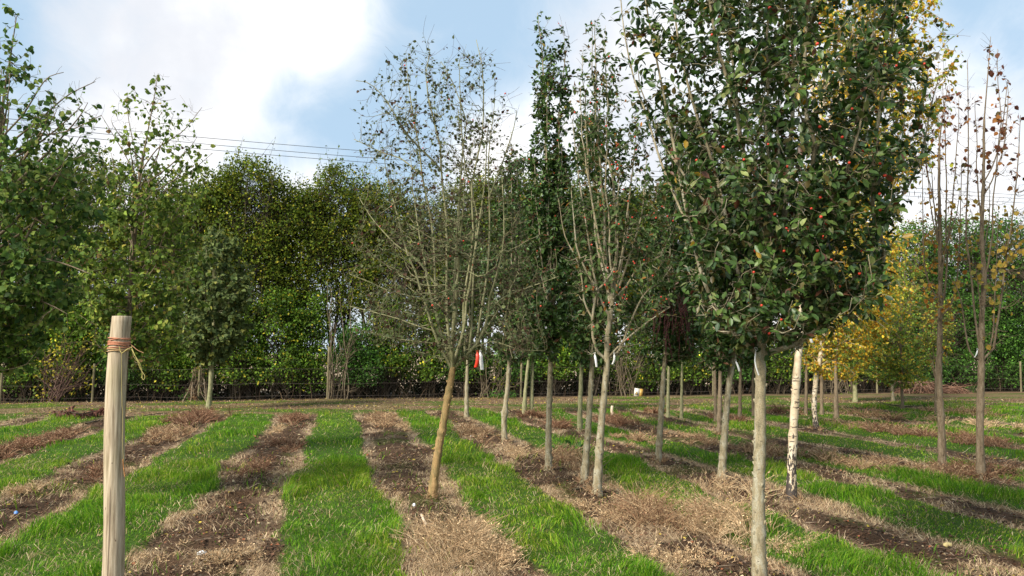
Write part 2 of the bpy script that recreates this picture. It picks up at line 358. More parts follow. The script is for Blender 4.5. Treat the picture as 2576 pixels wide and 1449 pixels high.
p = n.new('ShaderNodeBsdfPrincipled'); p.inputs['Roughness'].default_value = .95; p.inputs['Specular IOR Level'].default_value = .1; l.new(mu.outputs[0], p.inputs['Base Color'])
b = n.new('ShaderNodeBump'); b.inputs['Strength'].default_value = .9; b.inputs['Distance'].default_value = .03; l.new(nz.outputs['Fac'], b.inputs['Height']); l.new(b.outputs[0], p.inputs['Normal'])
o = n.new('ShaderNodeOutputMaterial'); l.new(p.outputs[0], o.inputs['Surface'])
me.materials.append(gm); go = bpy.data.objects.new('ground', me); COL.objects.link(go); tag(go, kind='structure')

# ------------------------------------------------------------------ grass, dead weeds, litter (uncountable ground cover)
rng = np.random.default_rng(7)
def scatter(m, d0, d1, pw=2.0):
    """points over the view wedge (with a wide margin), uniform per area when pw=2"""
    t = rng.random(m); d = (d0**pw+(d1**pw-d0**pw)*t)**(1/pw)
    lat = (rng.random(m)*2-1)*(.70*d+1.0)
    P = FH[None]*d[:, None]+RT[None]*lat[:, None]; return P[:, 0], P[:, 1], d
def blades(geo, x, y, h, w, lean, leandir, col, curl=.6):
    m = len(x); z = gz(x, y)-.01
    th = rng.random(m)*2*math.pi; sx = np.cos(th)*w/2; sy = np.sin(th)*w/2
    lx = np.cos(leandir)*lean*h; ly = np.sin(leandir)*lean*h
    V = np.empty((m, 5, 3))
    V[:, 0] = np.stack([x-sx, y-sy, z], 1); V[:, 1] = np.stack([x+sx, y+sy, z], 1)
    V[:, 2] = np.stack([x-sx*.8+lx*.35, y-sy*.8+ly*.35, z+h*.6], 1); V[:, 3] = np.stack([x+sx*.8+lx*.35, y+sy*.8+ly*.35, z+h*.6], 1)
    V[:, 4] = np.stack([x+lx, y+ly, z+h*(1-curl*lean*.6)], 1)
    T = (np.array([[0, 1, 3], [0, 3, 2], [2, 3, 4]])[None]+(np.arange(m)*5)[:, None, None]).reshape(-1, 3)
    geo.add(V, T, np.repeat(col, 3, 0))
GREEN = [(0.106, 0.251, 0.011, 4), (0.164, 0.325, 0.014, 4), (0.242, 0.377, 0.025, 2.4), (0.359, 0.408, 0.070, 1), (0.468, 0.394, 0.167, 0.5), (0.055, 0.152, 0.028, 2)]
gg = Geo()
for (m, d0, d1, w0) in ((110000, 3.2, 7, .0045), (160000, 7, 13, .006), (230000, 13, 31, .010)):
    x, y, d = scatter(m, d0, d1)
    g, fr, head, dx, ri = cover(x, y)
    keep = rng.random(m) < np.where(head > .5, g*.8, g**1.5+.02)
    keep &= (y < 30.6)
    x, y, d, g, head = x[keep], y[keep], d[keep], g[keep], head[keep]; k = len(x)
    tall = sst(.45, .75, fbm(x*1.3, y*1.0, 61)); fine = vnoise(x*7, y*7, 62)
    h = (.04+.085*tall+.07*fine*tall)*(.7+.6*rng.random(k))*(1-.35*head)
    c = palette(rng, GREEN, k, .15)
    lush = sst(.35, .65, fbm(x*.8, y*.6, 63))[:, None]
    c = c*(np.array([1.32, 1.12, 1.2])*(1-lush)+np.array([.85, .97, .8])*lush)
    blades(gg, x, y, h, np.full(k, w0)*(.8+.4*rng.random(k)), .3+.9*rng.random(k), fbm(x*2, y*2, 64)*9+rng.normal(size=k)*.9, c)
tag(gg.build('grass', M_GRASS), 'bright green grass growing in long strips between the tree rows', 'grass', kind='stuff')

TAN = [(0.560, 0.403, 0.235, 4), (0.694, 0.538, 0.347, 2.5), (0.358, 0.241, 0.134, 3), (0.246, 0.146, 0.090, 2)]
dg = Geo()
for (m, d0, d1, w0) in ((210000, 3.2, 7, .0028), (200000, 7, 13, .0042), (160000, 13, 31, .008)):
    x, y, d = scatter(m, d0, d1)
    g, fr, head, dx, ri = cover(x, y)
    ny_ = sst(.42, .6, fbm(x*2.2, y*2.2, 71))
    keep = rng.random(m) < np.clip(fr*(.5+.5*ny_)+.12*ny_*(1-g)+.06*g, 0, 1)*np.where(head > .5, .6, 1)
    keep &= (y < 31)
    x, y = x[keep], y[keep]; k = len(x)
    h = (.04+.07*vnoise(x*5, y*5, 72))*(.6+.8*rng.random(k))
    blades(dg, x, y, h, np.full(k, w0), .7+1.9*rng.random(k), fbm(x*3, y*3, 73)*12+rng.normal(size=k)*.8, palette(rng, TAN, k, .2), .9)
tag(dg.build('dry_grass', M_DRY), 'pale dry matted grass along the edges of the bare strips', 'dry grass', kind='stuff')

# dead weeds: stems with small side stubs; patches placed where the photograph has them
PATCH = [  # u, v, rx (across), ry (along the row), height, density, kind
    (1140, 1395, .42, .6, .36, 1700, 't'), (1250, 1420, .25, .3, .2, 450, 't'), (1650, 1310, .5, .6, .38, 1700, 'm'), (1790, 1330, .45, .6, .36, 1300, 't'), (1840, 1240, .35, .6, .32, 600, 't'),
    (1430, 1170, .35, .9, .33, 750, 'm'), (1300, 1150, .3, .7, .16, 350, 't'), (1190, 1090, .5, 1.6, .2, 800, 'm'), (960, 1062, .55, 1.6, .26, 900, 'm'), (490, 1060, .75, 1.5, .38, 1500, 'r'), (420, 1095, .6, 1.2, .22, 900, 'm'),
    (250, 1205, .35, .6, .22, 550, 'r'), (120, 1110, .5, 1.6, .24, 1000, 'r'), (30, 1140, .5, 1.3, .22, 700, 'r'), (740, 1060, .45, 1.5, .28, 700, 'r'), (720, 1130, .4, 1.1, .24, 700, 'r'), (640, 1190, .3, .6, .2, 450, 'r'),
    (400, 1110, .5, .9, .2, 500, 'm'), (1400, 1075, .5, 1.2, .3, 700, 'r'), (1340, 1050, .5, .8, .3, 500, 'r'), (1560, 1065, .5, 1.2, .3, 500, 'r'), (1600, 1110, .5, 1.0, .2, 500, 'm'), (1750, 1110, .5, 1.2, .2, 600, 'm'),
    (1900, 1140, .5, 1.0, .25, 700, 'm'), (2080, 1165, .4, 1.2, .25, 600, 'm'), (1830, 1060, .5, 1.0, .3, 400, 'r'), (2300, 1100, .6, 2.0, .3, 900, 'r'), (2450, 1115, .6, 1.5, .3, 700, 'r'), (2200, 1085, .5, 2.0, .25, 700, 'm'),
    (2520, 1080, .5, 2.0, .3, 600, 't'), (2440, 1200, .4, .8, .32, 500, 'r'), (2530, 1205, .25, .4, .4, 160, 'r'), (2300, 1190, .4, 1.2, .2, 600, 'm'), (2200, 1050, .7, 2.0, .3, 600, 'm'), (2430, 1045, .6, 2, .3, 500, 'm'),
    (560, 1410, .4, .5, .12, 500, 't'), (430, 1400, .3, .35, .10, 300, 't'), (1450, 1290, .3, .4, .14, 300, 't'), (1530, 1310, .3, .35, .13, 250, 't'), (2000, 1400, .4, .4, .14, 300, 't'), (1700, 1420, .6, .35, .12, 500, 't'),
    (60, 1240, .4, .5, .16, 350, 't'), (700, 1085, .25, .8, .14, 300, 't'), (1010, 1075, .25, .9, .15, 300, 't'), (1650, 1040, .6, 1, .3, 300, 'r'), (1960, 1040, .6, 1.2, .3, 400, 'r')]
PATCH += [(u_, v_, .13, .13, .16, 90, 'm') for u_, v_ in ((1912, 1503), (1501, 1252), (1468, 1225), (1380, 1188), (1270, 1115), (1085, 1258), (1655, 1165), (1814, 1215), (1990, 1268), (2371, 1190), (2468, 1210), (2055, 1085), (1173, 1048), (1458, 1085), (1808, 1096), (524, 1030))]
wd = Geo(); WP = []; WC = []
PK = {'t': [(.50, .35, .20, 3), (.38, .25, .14, 3), (.60, .46, .28, 1.5)], 'r': [(.18, .085, .05, 3), (.28, .16, .095, 3), (.38, .25, .15, 1.5)], 'm': [(.36, .235, .13, 3), (.24, .13, .075, 2), (.48, .34, .2, 2)]}
for (u, v, rx, ry, hh, cnt, kd) in PATCH:
    c0 = gp(u, v); m = int(cnt*(1.25 if kd != 'r' else 1.35)); hh = hh*(.8 if kd == 'r' else .9)
    q = rng.normal(size=(m, 2))*.5
    x = c0[0]+q[:, 0]*rx*.8; y = c0[1]+q[:, 1]*ry*1.05
    kq_ = rng.random(m) < sst(.40, .58, fbm(x*3.2, y*2.6, 77))+.1; q, x, y = q[kq_], x[kq_], y[kq_]; m = len(x)
    if m < 8: continue
    nt_ = max(4, m//22); ti = rng.integers(0, m, nt_); tj = ((x[:, None]-x[ti][None])**2+(y[:, None]-y[ti][None])**2).argmin(1); pull = .62+.3*rng.random(m)
    ox, oy = x-x[ti][tj], y-y[ti][tj]; x = x-ox*pull; y = y-oy*pull
    fall = np.exp(-(q**2).sum(1)*.5); h = hh*(.35+.75*rng.random(m))*(.6+.4*fall)*(.6+.8*rng.random(nt_))[tj]*1.15
    az = np.arctan2(oy, ox)+rng.normal(size=m)*.5; ln = .1+.6*rng.random(m)
    st = np.stack([x, y, gz(x, y)-.01], 1); dr = np.stack([np.cos(az)*ln, np.sin(az)*ln, np.ones(m)], 1)
    P = grow(rng, st, dr, h, 4, np.stack([np.cos(az)*.6, np.sin(az)*.6, -np.ones(m)*.5], 1), .14)
    dist = np.linalg.norm(st[:, :2], axis=1); r = np.maximum(.0016, .00024*dist)
    R = r[:, None]*np.array([1.2, 1, .9, .6])[None]; C = palette(rng, PK[kd], m, .25)
    tubes(wd, P, R, 3, C, cap=False)
    # side stubs / husks
    kq = 4 if dist.mean() < 9 else 3
    for _ in range(kq):
        pp, tt, rr, ss = pick(rng, P, R, m, .35, 1)
        leaves(wd, pp, tt+rng.normal(size=(m, 3))*.9, rng.normal(size=(m, 3)), (.009+.016*rng.random(m))*(1+.05*dist), palette(rng, PK[kd], m, .3), HUSK)
tag(wd.build('dead_weeds', M_DRY), 'brown and reddish dead weed stalks standing on the bare strips', 'dead weeds', kind='stuff')

LIT = [(.085, .038, .026, 5), (.14, .065, .042, 4), (.30, .19, .12, 1.6), (.055, .035, .03, 3), (.42, .33, .2, .6), (.45, .33, .05, .25), (.3, .1, .05, .4)]
lt = Geo()
for (m, d0, d1, sz) in ((34000, 3.2, 8, .034), (34000, 8, 15, .044), (36000, 15, 31.5, .055)):
    x, y, d = scatter(m, d0, d1); g, fr, head, dx, ri = cover(x, y)
    keep = (rng.random(m) < (1-g)*(.35+.65*sst(.3, .6, fbm(x*1.8, y*1.8, 81)))+.02) & (y < 31.5)
    x, y = x[keep], y[keep]; k = len(x); hd_ = head[keep]
    az = rng.random(k)*6.28
    nn = np.stack([rng.normal(size=k)*.35, rng.normal(size=k)*.35, np.ones(k)], 1)
    cc = palette(rng, LIT, k, .25); yl = (hd_ > .5) & (rng.random(k) < .13); cc[yl] = np.array([.6, .45, .05])
    leaves(lt, np.stack([x, y, gz(x, y)+.012], 1), np.stack([np.cos(az), np.sin(az), rng.normal(size=k)*.25], 1), nn, sz*(.5+.8*rng.random(k)), cc, LEAF2)
tag(lt.build('leaf_litter', M_DRY), 'brown fallen leaves and scraps scattered over the bare soil', 'leaf litter', kind='stuff')
# clods of soil and straw-like twigs
cl = Geo(); ico_v = np.array([[0, 0, 1], [.9, 0, .2], [.28, .85, .2], [-.72, .53, .2], [-.72, -.53, .2], [.28, -.85, .2], [0, 0, -.5]])
ico_t = np.array([[0, 1, 2], [0, 2, 3], [0, 3, 4], [0, 4, 5], [0, 5, 1], [6, 2, 1], [6, 3, 2], [6, 4, 3], [6, 5, 4], [6, 1, 5]])
x, y, d = scatter(26000, 3.2, 13, 1.5); g, fr, head, dx, ri = cover(x, y)
extra = [(gp(603, 1262), 500, .35), (gp(640, 1300), 500, .4), (gp(2400, 1400), 900, .5), (gp(2250, 1300), 300, .5)]
keep = rng.random(len(x)) < (1-g)*(1-fr)*sst(.45, .65, fbm(x*1.3, y*1.3, 91)); x, y = x[keep], y[keep]
for c0, m, r in extra:
    x = np.concatenate([x, c0[0]+rng.normal(size=m)*r]); y = np.concatenate([y, c0[1]+rng.normal(size=m)*r*.7])
k = len(x); s = .006+.018*rng.random(k)**3
V = ico_v[None]*s[:, None, None]*(.6+.8*rng.random((k, 7, 1)))*np.array([1, 1, .7]); V = V+np.stack([x, y, gz(x, y)], 1)[:, None]
cl.add(V, (ico_t[None]+(np.arange(k)*7)[:, None, None]).reshape(-1, 3), np.repeat(palette(rng, [(.07, .042, .028, 3), (.115, .07, .045, 3), (.2, .15, .11, .6)], k, .2), 10, 0))
tag(cl.build('soil_crumbs', M_DRY), 'crumbs and small clods of brown soil in the bare strips', 'soil', kind='stuff')
sk = Geo(); x, y, d = scatter(9000, 3.2, 20, 1.6); g, fr, head, dx, ri = cover(x, y); keep = rng.random(len(x)) < (1-g)*.8
x, y = x[keep], y[keep]; m = len(x); az = rng.random(m)*6.28; ll = .05+.2*rng.random(m)**2
st = np.stack([x, y, gz(x, y)+.015], 1)
P = grow(rng, st, np.stack([np.cos(az), np.sin(az), .1*rng.normal(size=m)], 1), ll, 4, np.zeros((m, 3)), .2)
tubes(sk, P, np.tile([.0022, .002, .0018, .001], (m, 1))*(1+.04*np.hypot(x, y))[:, None]*.8, 3, palette(rng, [(.3, .21, .14, 3), (.15, .10, .07, 3), (.45, .36, .26, 1)], m, .2))
tag(sk.build('twig_litter', M_DRY), 'small broken twigs and straws strewn over the bare soil', 'twigs', kind='stuff')

# ------------------------------------------------------------------ trees
P_CRAB = [(0.032, 0.073, 0.015, 5), (0.053, 0.108, 0.019, 5), (0.090, 0.141, 0.030, 3), (0.026, 0.056, 0.025, 2), (0.180, 0.207, 0.068, 1.2), (0.090, 0.071, 0.021, 1.2), (0.127, 0.042, 0.025, 0.4), (0.401, 0.244, 0.025, 0.2)]
P_DARK = [(0.033, 0.075, 0.015, 5), (0.052, 0.110, 0.020, 5), (0.085, 0.150, 0.026, 2), (0.156, 0.062, 0.033, 0.5), (0.260, 0.200, 0.044, 0.3)]
P_SPARSE = [(.055, .10, .03, 6), (.095, .145, .04, 4), (.13, .09, .03, .8), (.30, .13, .03, .45), (.14, .18, .07, 1)]
P_HAW = [(0.064, 0.081, 0.034, 5), (0.097, 0.118, 0.047, 4), (0.090, 0.043, 0.028, 1.5), (0.142, 0.161, 0.066, 2)]
P_PEAR = [(0.131, 0.198, 0.029, 5), (0.199, 0.276, 0.042, 4), (0.076, 0.132, 0.022, 4), (0.343, 0.369, 0.066, 1.5), (0.220, 0.132, 0.055, 0.5), (0.440, 0.369, 0.066, 0.2)]
P_YEL = [(0.689, 0.434, 0.035, 3), (0.578, 0.274, 0.025, 1.6), (0.379, 0.388, 0.045, 3), (0.189, 0.274, 0.050, 2.6), (0.757, 0.592, 0.080, 1)]
P_YG = [(.34, .40, .05, 4), (.20, .30, .05, 5), (.60, .44, .045, 2), (.12, .22, .04, 3), (.55, .26, .035, .8)]
P_ORA = [(.26, .085, .035, 3), (.34, .14, .04, 2), (.13, .045, .03, 2.5), (.10, .08, .03, 1)]

class Frame:
    """local metric frame at a trunk base: x to the right, y away from the camera, z up"""
    def __init__(s, bu, bv):
        p = gp(bu, bv); s.base = np.array([p[0], p[1], float(gz(np.array([p[0]]), np.array([p[1]]))[0])-.02])
        s.D = float((p-CAM)@FH); s.x0 = float((p-CAM)@RT); s.mpp = s.D/FPX
    def loc(s, u, v, dy=0.0):
        d = pray(u, v); q = CAM+d*(s.D+dy)/(d@FH); return np.array([(q-CAM)@RT-s.x0, dy, q[2]-s.base[2]])
    def world(s, A):
        A = np.asarray(A); return A[..., 0:1]*RT+A[..., 1:2]*FH+A[..., 2:3]*ZZ

def knobs(rng, P, R, k, amp):
    """small raised leaf scars on a trunk ring mesh are made by swelling radius locally"""
    n = len(R); R = R.copy()
    for _ in range(k):
        i = rng.integers(3, n-3); R[i] *= 1+amp*rng.random(); R[i-1] *= 1+amp*.4*rng.random()
    return R

def make_tree(name, label, cat, group, base, trunk, r0, r1, env, limbs=(), auto=8, lf=None, sub=(120, .5), twig=(300, .22), bark=None, twigm=None, seed=1,
              berries=0, leader=True, limb_r=.55, rad_pow=1.7, leafm=None, keepout=.06, shoots=0, extra=None, low=0.0, tiplift=.5, jitsub=.10, ydepth=1.0, sides=12, zdens=None, rexp=.42, hcap=.95):
    rng = np.random.default_rng(seed); F = Frame(*base); root = empty(name, F.base); tag(root, label, cat, group)
    env = sorted(env, key=lambda e: -e[0])      # bottom first (large v) -> z rising
    ez = np.array([F.loc((a+b)/2, v)[2] for v, a, b in env]); ec = np.array([F.loc((a+b)/2, v)[0] for v, a, b in env]); eh = np.array([(b-a)/2*F.mpp for v, a, b in env])
    tp = [F.loc(u, v) for u, v in trunk]; tp[0] = np.array([tp[0][0], 0, -.03])
    T = resample(tp, 70 if r0 > .04 and F.D < 15 else 28); nt = len(T)
    s = np.linspace(0, 1, nt); R = r0+(r1-r0)*s; R = R+min(r0, .055)*(.55*np.exp(-s*38)+.15*np.exp(-s*9))
    R = knobs(rng, T, R*(1+.03*rng.normal(size=nt)), int(nt*.22), .16)
    T[1:-1, :2] += rng.normal(size=(nt-2, 2))*r0*.035
    tg = Geo(); tubes(tg, F.world(T)[None], R[None], sides, (1, 1, 1))
    # knots: little stubs standing off the bark
    if F.D < 16:
        kk = 46 if F.D < 8 else 26; i = rng.integers(4, nt-2, kk); az = rng.random(kk)*6.28; o = np.stack([np.cos(az), np.sin(az), .35*np.ones(kk)], 1)
        Pk = F.world(np.stack([T[i]+o*R[i][:, None]*.85*np.array([1, 1, 0]), T[i]+o*(R[i]*1.0+.004)[:, None], T[i]+o*(R[i]*1.0+.010)[:, None]], 1)); tubes(tg, Pk, np.tile([.011, .009, .004], (kk, 1)), 6, (1, 1, 1))
    tg.build('trunk', bark or M_BARK, root, smooth=True)
    NL = 14; LP = []; LR = []
    for L in limbs:
        pts, rr, amp = L; q = [F.loc(p[0], p[1]) for p in pts]; q = resample(q, NL); t = np.linspace(0, 1, NL)
        q[:, 1] += amp*t**.8; sc_ = (F.D+q[:, 1])/F.D; q[:, 0] = (q[:, 0]+F.x0)*sc_-F.x0; q[:, 2] = (q[:, 2]+F.base[2]-EYE)*sc_+EYE-F.base[2]; LP.append(q); LR.append(rr*(1-t)**.8*.9+.0035)
    top = T[-1]; zt = ez[-1]
    for k in range(auto):
        t0 = 1-low*rng.random()-.015*rng.random(); st = T[int(t0*(nt-1))]
        az = k*2.399+rng.random()*.6
        hf = (.97 if (k == 0 and leader) else .3+(hcap-.3)*rng.random()**.8); z1 = st[2]+(zt-st[2])*hf
        h1 = np.interp(z1, ez, eh)*(.0 if (k == 0 and leader) else .55+.35*rng.random()); c1 = np.interp(z1, ez, ec)
        t = np.linspace(0, 1, NL); rad = 1-(1-t)**rad_pow
        q = np.stack([st[0]+(c1+math.cos(az)*h1-st[0])*rad, st[1]+(math.sin(az)*h1*ydepth-st[1])*rad, st[2]+(z1-st[2])*t**1.1], 1)
        q[1:] += np.cumsum(rng.normal(size=(NL-1, 3))*.012*(z1-st[2]), 0)*.35
        rr = r1*limb_r*(.7+.5*rng.random())*(1.25 if (k == 0 and leader) else 1)
        LP.append(q); LR.append(rr*(1-t)**.85+.003)
    LP = np.array(LP); LR = np.array(LR)
    bg_ = Geo(); tubes(bg_, F.world(LP), LR, 7 if F.D < 14 else 4, (1, 1, 1))
    def inside(p, tol=1.0):
        h = np.interp(p[:, 2], ez, eh)*tol; c = np.interp(p[:, 2], ez, ec)
        return ((p[:, 0]-c)**2+((p[:, 1])/ydepth)**2 < h*h) & (p[:, 2] < ez[-1]+keepout) & (p[:, 2] > ez[0]-.1)
    ns, ls = sub; ns = int(ns*1.5)
    z = ez[0]+(ez[-1]-ez[0])*rng.random(ns*6); h = np.interp(z, ez, eh); pz = (h/eh.max())**1.3
    if zdens: o_ = sorted((F.loc(base[0], v)[2], k_) for v, k_ in zdens); pz = pz*np.interp(z, [a_[0] for a_ in o_], [a_[1] for a_ in o_])
    kp = rng.random(len(z)) < pz; z, h = z[kp][:ns], h[kp][:ns]; ns = len(z)
    az = rng.random(ns)*2*math.pi; rr = rng.random(ns)**rexp
    tg_ = np.stack([np.interp(z, ez, ec)+np.cos(az)*rr*h*.97, np.sin(az)*rr*h*.97*ydepth, z], 1)
    QP = LP[:, 1:].reshape(-1, 3); QR = LR[:, 1:].reshape(-1)
    TT = T[T[:, 2] > ez[0]-.15]; QP = np.concatenate([QP, TT]); QR = np.concatenate([QR, np.full(len(TT), r1)])
    dv = tg_[:, None]-QP[None]; dd = np.linalg.norm(dv, axis=2); cost = dd+np.where(dv[..., 2] < .3*dd, .5*(.3*dd-dv[..., 2]), 0)+.08*rng.random(dd.shape)
    j = cost.argmin(1); st = QP[j]; dist = dd[np.arange(ns), j]; kp = (dist > .06) & (dist < ls*3.2); st, tg_, dist, j = st[kp], tg_[kp], dist[kp], j[kp]; ns = len(st)
    t = np.linspace(0, 1, 7)[None, :, None]; SP = st[:, None]*(1-t)+tg_[:, None]*t
    SP[:, :, 2] -= (np.sin(np.linspace(0, math.pi, 7))[None]*dist[:, None]*.14*(1 if tiplift >= 0 else -1.6)); SP[:, 1:] += np.cumsum(rng.normal(size=(ns, 6, 3)), 1)*(dist*.045)[:, None, None]*(jitsub/.1)
    r_ = np.minimum(QR[j]*.6, .0035+.0065*dist)
    SR = r_[:, None]*np.linspace(1, .3, 7)[None]; mn = .0011 if F.D < 8 else .0016 if F.D < 15 else .003; SR = np.maximum(SR, mn)
    tubes(bg_, F.world(SP), SR, 4, (1, 1, 1)); i7 = np.linspace(3, NL-1, 7).round().astype(int); AP = np.concatenate([SP, LP[:, i7]]); SR = np.concatenate([SR, LR[:, i7]])
    if shoots:   # whippy shoots reaching past the outline
        i = rng.integers(0, len(LP), shoots); st = LP[i, -2]; dr = nrm(LP[i, -1]-LP[i, -3])+rng.normal(size=(shoots, 3))*.25+np.array([0, 0, .4])
        HP = grow(rng, st, dr, ls*(.6+.8*rng.random(shoots)), 7, np.array([0, 0, .3]), .06); HR = np.tile(np.linspace(.004, .0015, 7), (shoots, 1)); tubes(bg_, F.world(HP), HR, 4, (1, 1, 1)); AP = np.concatenate([AP, HP]); SR = np.concatenate([SR, HR])
    nw, lw = twig; nw = int(nw*1.3); pos, tt, rr, ss = pick(rng, AP, SR, nw, .1, 1.0)
    rd = rng.normal(size=(nw, 3)); rd = nrm(rd-tt*(rd*tt).sum(-1, keepdims=True)); dr = tt*.6+rd*.8
    TP = grow(rng, pos, dr, lw*(.4+.9*rng.random(nw)), 4, np.array([0, 0, .2]), .15)
    TR = np.tile(np.linspace(1.2, .8, 4)*mn, (nw, 1))
    tw = Geo(); tubes(tw, F.world(TP), TR, 3, (1, 1, 1), cap=False)
    bg_.build('branches', bark or M_BARK, root, smooth=True)
    tag(tw.build('twigs', twigm or M_TWIG, root), kind='stuff')
    AT = [(AP, SR, .25), (TP, TR, .75)]
    lg = Geo(); lf = lf or {}
    nL = int(lf.get('n', 3000)*lf.get('k', 1.9)); droop = lf.get('droop', .3); sz = lf.get('size', .07); pal = lf.get('pal', P_CRAB); tm = lf.get('t', LEAF6); bp = lf.get('by', None)
    allp = []
    for (PP, RR, fr_) in AT:
        m = int(nL*fr_); pos, tt, rr, ss = pick(rng, PP, RR, m, .1, 1.0, .8)
        allp.append((pos, tt))
    pos = np.concatenate([a[0] for a in allp]); tt = np.concatenate([a[1] for a in allp])
    ok = inside(pos, 1.04) | (rng.random(len(pos)) < .06); pos, tt = pos[ok], tt[ok]
    if bp is not None:      # density profile over picture height v: list of (v, keep)
        zz = np.array([F.loc(base[0], v)[2] for v, _ in bp]); kk = np.array([k_ for _, k_ in bp]); o_ = np.argsort(zz)
        ok = rng.random(len(pos)) < np.interp(pos[:, 2], zz[o_], kk[o_]); pos, tt = pos[ok], tt[ok]
    m = len(pos); rd = nrm(rng.normal(size=(m, 3)))
    d = tt*.5+rd*.75+np.array([0, 0, -droop]); out = pos*np.array([1, 1, 0]); out[:, 0] -= np.interp(pos[:, 2], ez, ec)
    nn = nrm(rng.normal(size=(m, 3)))*.7+np.array([0, 0, .8])+nrm(out)*.3
    pos = pos+rd*.01
    col = palette(rng, pal, m, .2)
    if lf.get('pal2') is not None:   # a second palette above a height
        pb, v0, v1 = lf['pal2']; za, zb = F.loc(base[0], v0)[2], F.loc(base[0], v1)[2]; f = sst(min(za, zb), max(za, zb), pos[:, 2]); sel = rng.random(m) < f; col[sel] = palette(rng, pb, int(sel.sum()), .2)
    leaves(lg, F.world(pos), F.world(d), F.world(nn), sz*(.55+.6*rng.random(m)), col, tm)
    lo = lg.build('foliage', leafm or M_MATT, root)
    if berries:
        pos, tt, rr, ss = pick(rng, TP, TR, berries*30, .5, 1); hh_ = np.interp(pos[:, 2], ez, eh); vis = pos[:, 2] < F.loc(base[0], 0)[2]; ok = inside(pos, 1.05) & vis & (pos[:, 1] < -.35*np.sqrt(np.maximum(hh_**2-(pos[:, 0]-np.interp(pos[:, 2], ez, ec))**2, .0))-.05); pos = pos[ok]; pos[:, 1] -= .04
        if bp is not None: pos = pos[rng.random(len(pos)) < .9]
        bm = berry_mesh()
        for q in pos[:berries]:
            ob = bpy.data.objects.new('berry', bm); COL.objects.link(ob); ob.parent = root; w = F.world(q+np.array([0, 0, -.012])); ob.location = w
            sc_ = .8+.5*rng.random(); ob.scale = (sc_, sc_, sc_)
    return root, F
_bm = [None]
def berry_mesh():
    if _bm[0] is None:
        me = bpy.data.meshes.new('berry'); V = []; Fc = []; ns, nr = 10, 6
        for i in range(nr+1):
            ph = math.pi*i/nr
            for j in range(ns):
                a_ = 2*math.pi*j/ns; r = .009*math.sin(ph)*(1+.03*math.cos(5*a_)); V.append((r*math.cos(a_), r*math.sin(a_), .009*math.cos(ph)*.95-(.0015 if i in (0, nr) else 0)))
        for i in range(nr):
            for j in range(ns): Fc.append((i*ns+j, (i+1)*ns+j, (i+1)*ns+(j+1) % ns, i*ns+(j+1) % ns))
        me.from_pydata(V, [], Fc); me.polygons.foreach_set('use_smooth', np.ones(len(Fc), bool)); me.materials.append(M_BERRY); _bm[0] = me
    return _bm[0]

GN = 'young nursery trees planted in rows'
# the big glossy tree on the right, close to the camera
make_tree('hawthorn_tree', 'closest tree, thick grey trunk and large dark glossy leaves with red berries', 'tree', GN, (1912, 1503),
          [(1912, 1503), (1908, 1300), (1912, 1100), (1913, 960), (1914, 885), (1913, 800), (1912, 749), (1935, 680), (1950, 618)], .050, .028,
          [(885, 1850, 1960), (850, 1790, 2030), (800, 1755, 2180), (740, 1735, 2240), (650, 1705, 2235), (520, 1670, 2265), (380, 1635, 2330), (250, 1590, 2375), (150, 1560, 2310), (60, 1540, 2290), (-120, 1560, 2270), (-330, 1650, 2180), (-520, 1780, 2060)],
          limbs=[([(1905, 890), (1850, 842), (1812, 787), (1784, 748), (1765, 692), (1740, 590), (1720, 495), (1700, 390), (1661, 195), (1635, 65), (1610, -80)], .014, -.25),
                 ([(1950, 618), (1925, 575), (1895, 520), (1878, 430), (1863, 358), (1858, 293), (1824, 182), (1804, 110), (1788, 20), (1770, -120), (1760, -260)], .017, -.75),
                 ([(1950, 618), (1973, 553), (1986, 390), (1996, 247), (1993, 98), (1986, 0), (1980, -200), (1975, -420)], .018, .1),
                 ([(1950, 618), (2000, 566), (2025, 501), (2040, 440), (2052, 365), (2029, 290), (2025, 130), (2040, -50), (2060, -250)], .017, -.85),
                 ([(1918, 893), (1973, 881), (2019, 855), (2051, 827), (2103, 791), (2155, 742), (2208, 716), (2234, 657), (2221, 612), (2198, 553), (2195, 450), (2210, 300), (2240, 120), (2260, -60)], .019, -.5),
                 ([(2103, 791), (2150, 700), (2200, 620), (2250, 520), (2292, 456), (2318, 390), (2344, 260), (2360, 200)], .013, .25),
                 ([(2051, 827), (2100, 740), (2080, 640), (2110, 500), (2160, 340), (2190, 130), (2210, -60)], .013, .45),
                 ([(1912, 800), (1860, 700), (1830, 560), (1790, 400), (1740, 250), (1700, 60), (1690, -120)], .015, .4),
                 ([(1740, 590), (1700, 500), (1660, 400), (1630, 300), (1590, 180), (1565, 40), (1560, -60)], .007, .3)],
          auto=5, limb_r=.42, lf=dict(n=13000, size=.072, pal=P_CRAB, droop=.25), sub=(760, .46), twig=(3500, .16), rexp=.5, zdens=[(900, .9), (820, 1.7), (600, 1.7), (350, .8), (200, .6), (-60, .7), (-200, .25), (-520, .15)], bark=M_BARK, seed=11, berries=64, leafm=M_GLOSS, low=.12, sides=20, jitsub=.12)

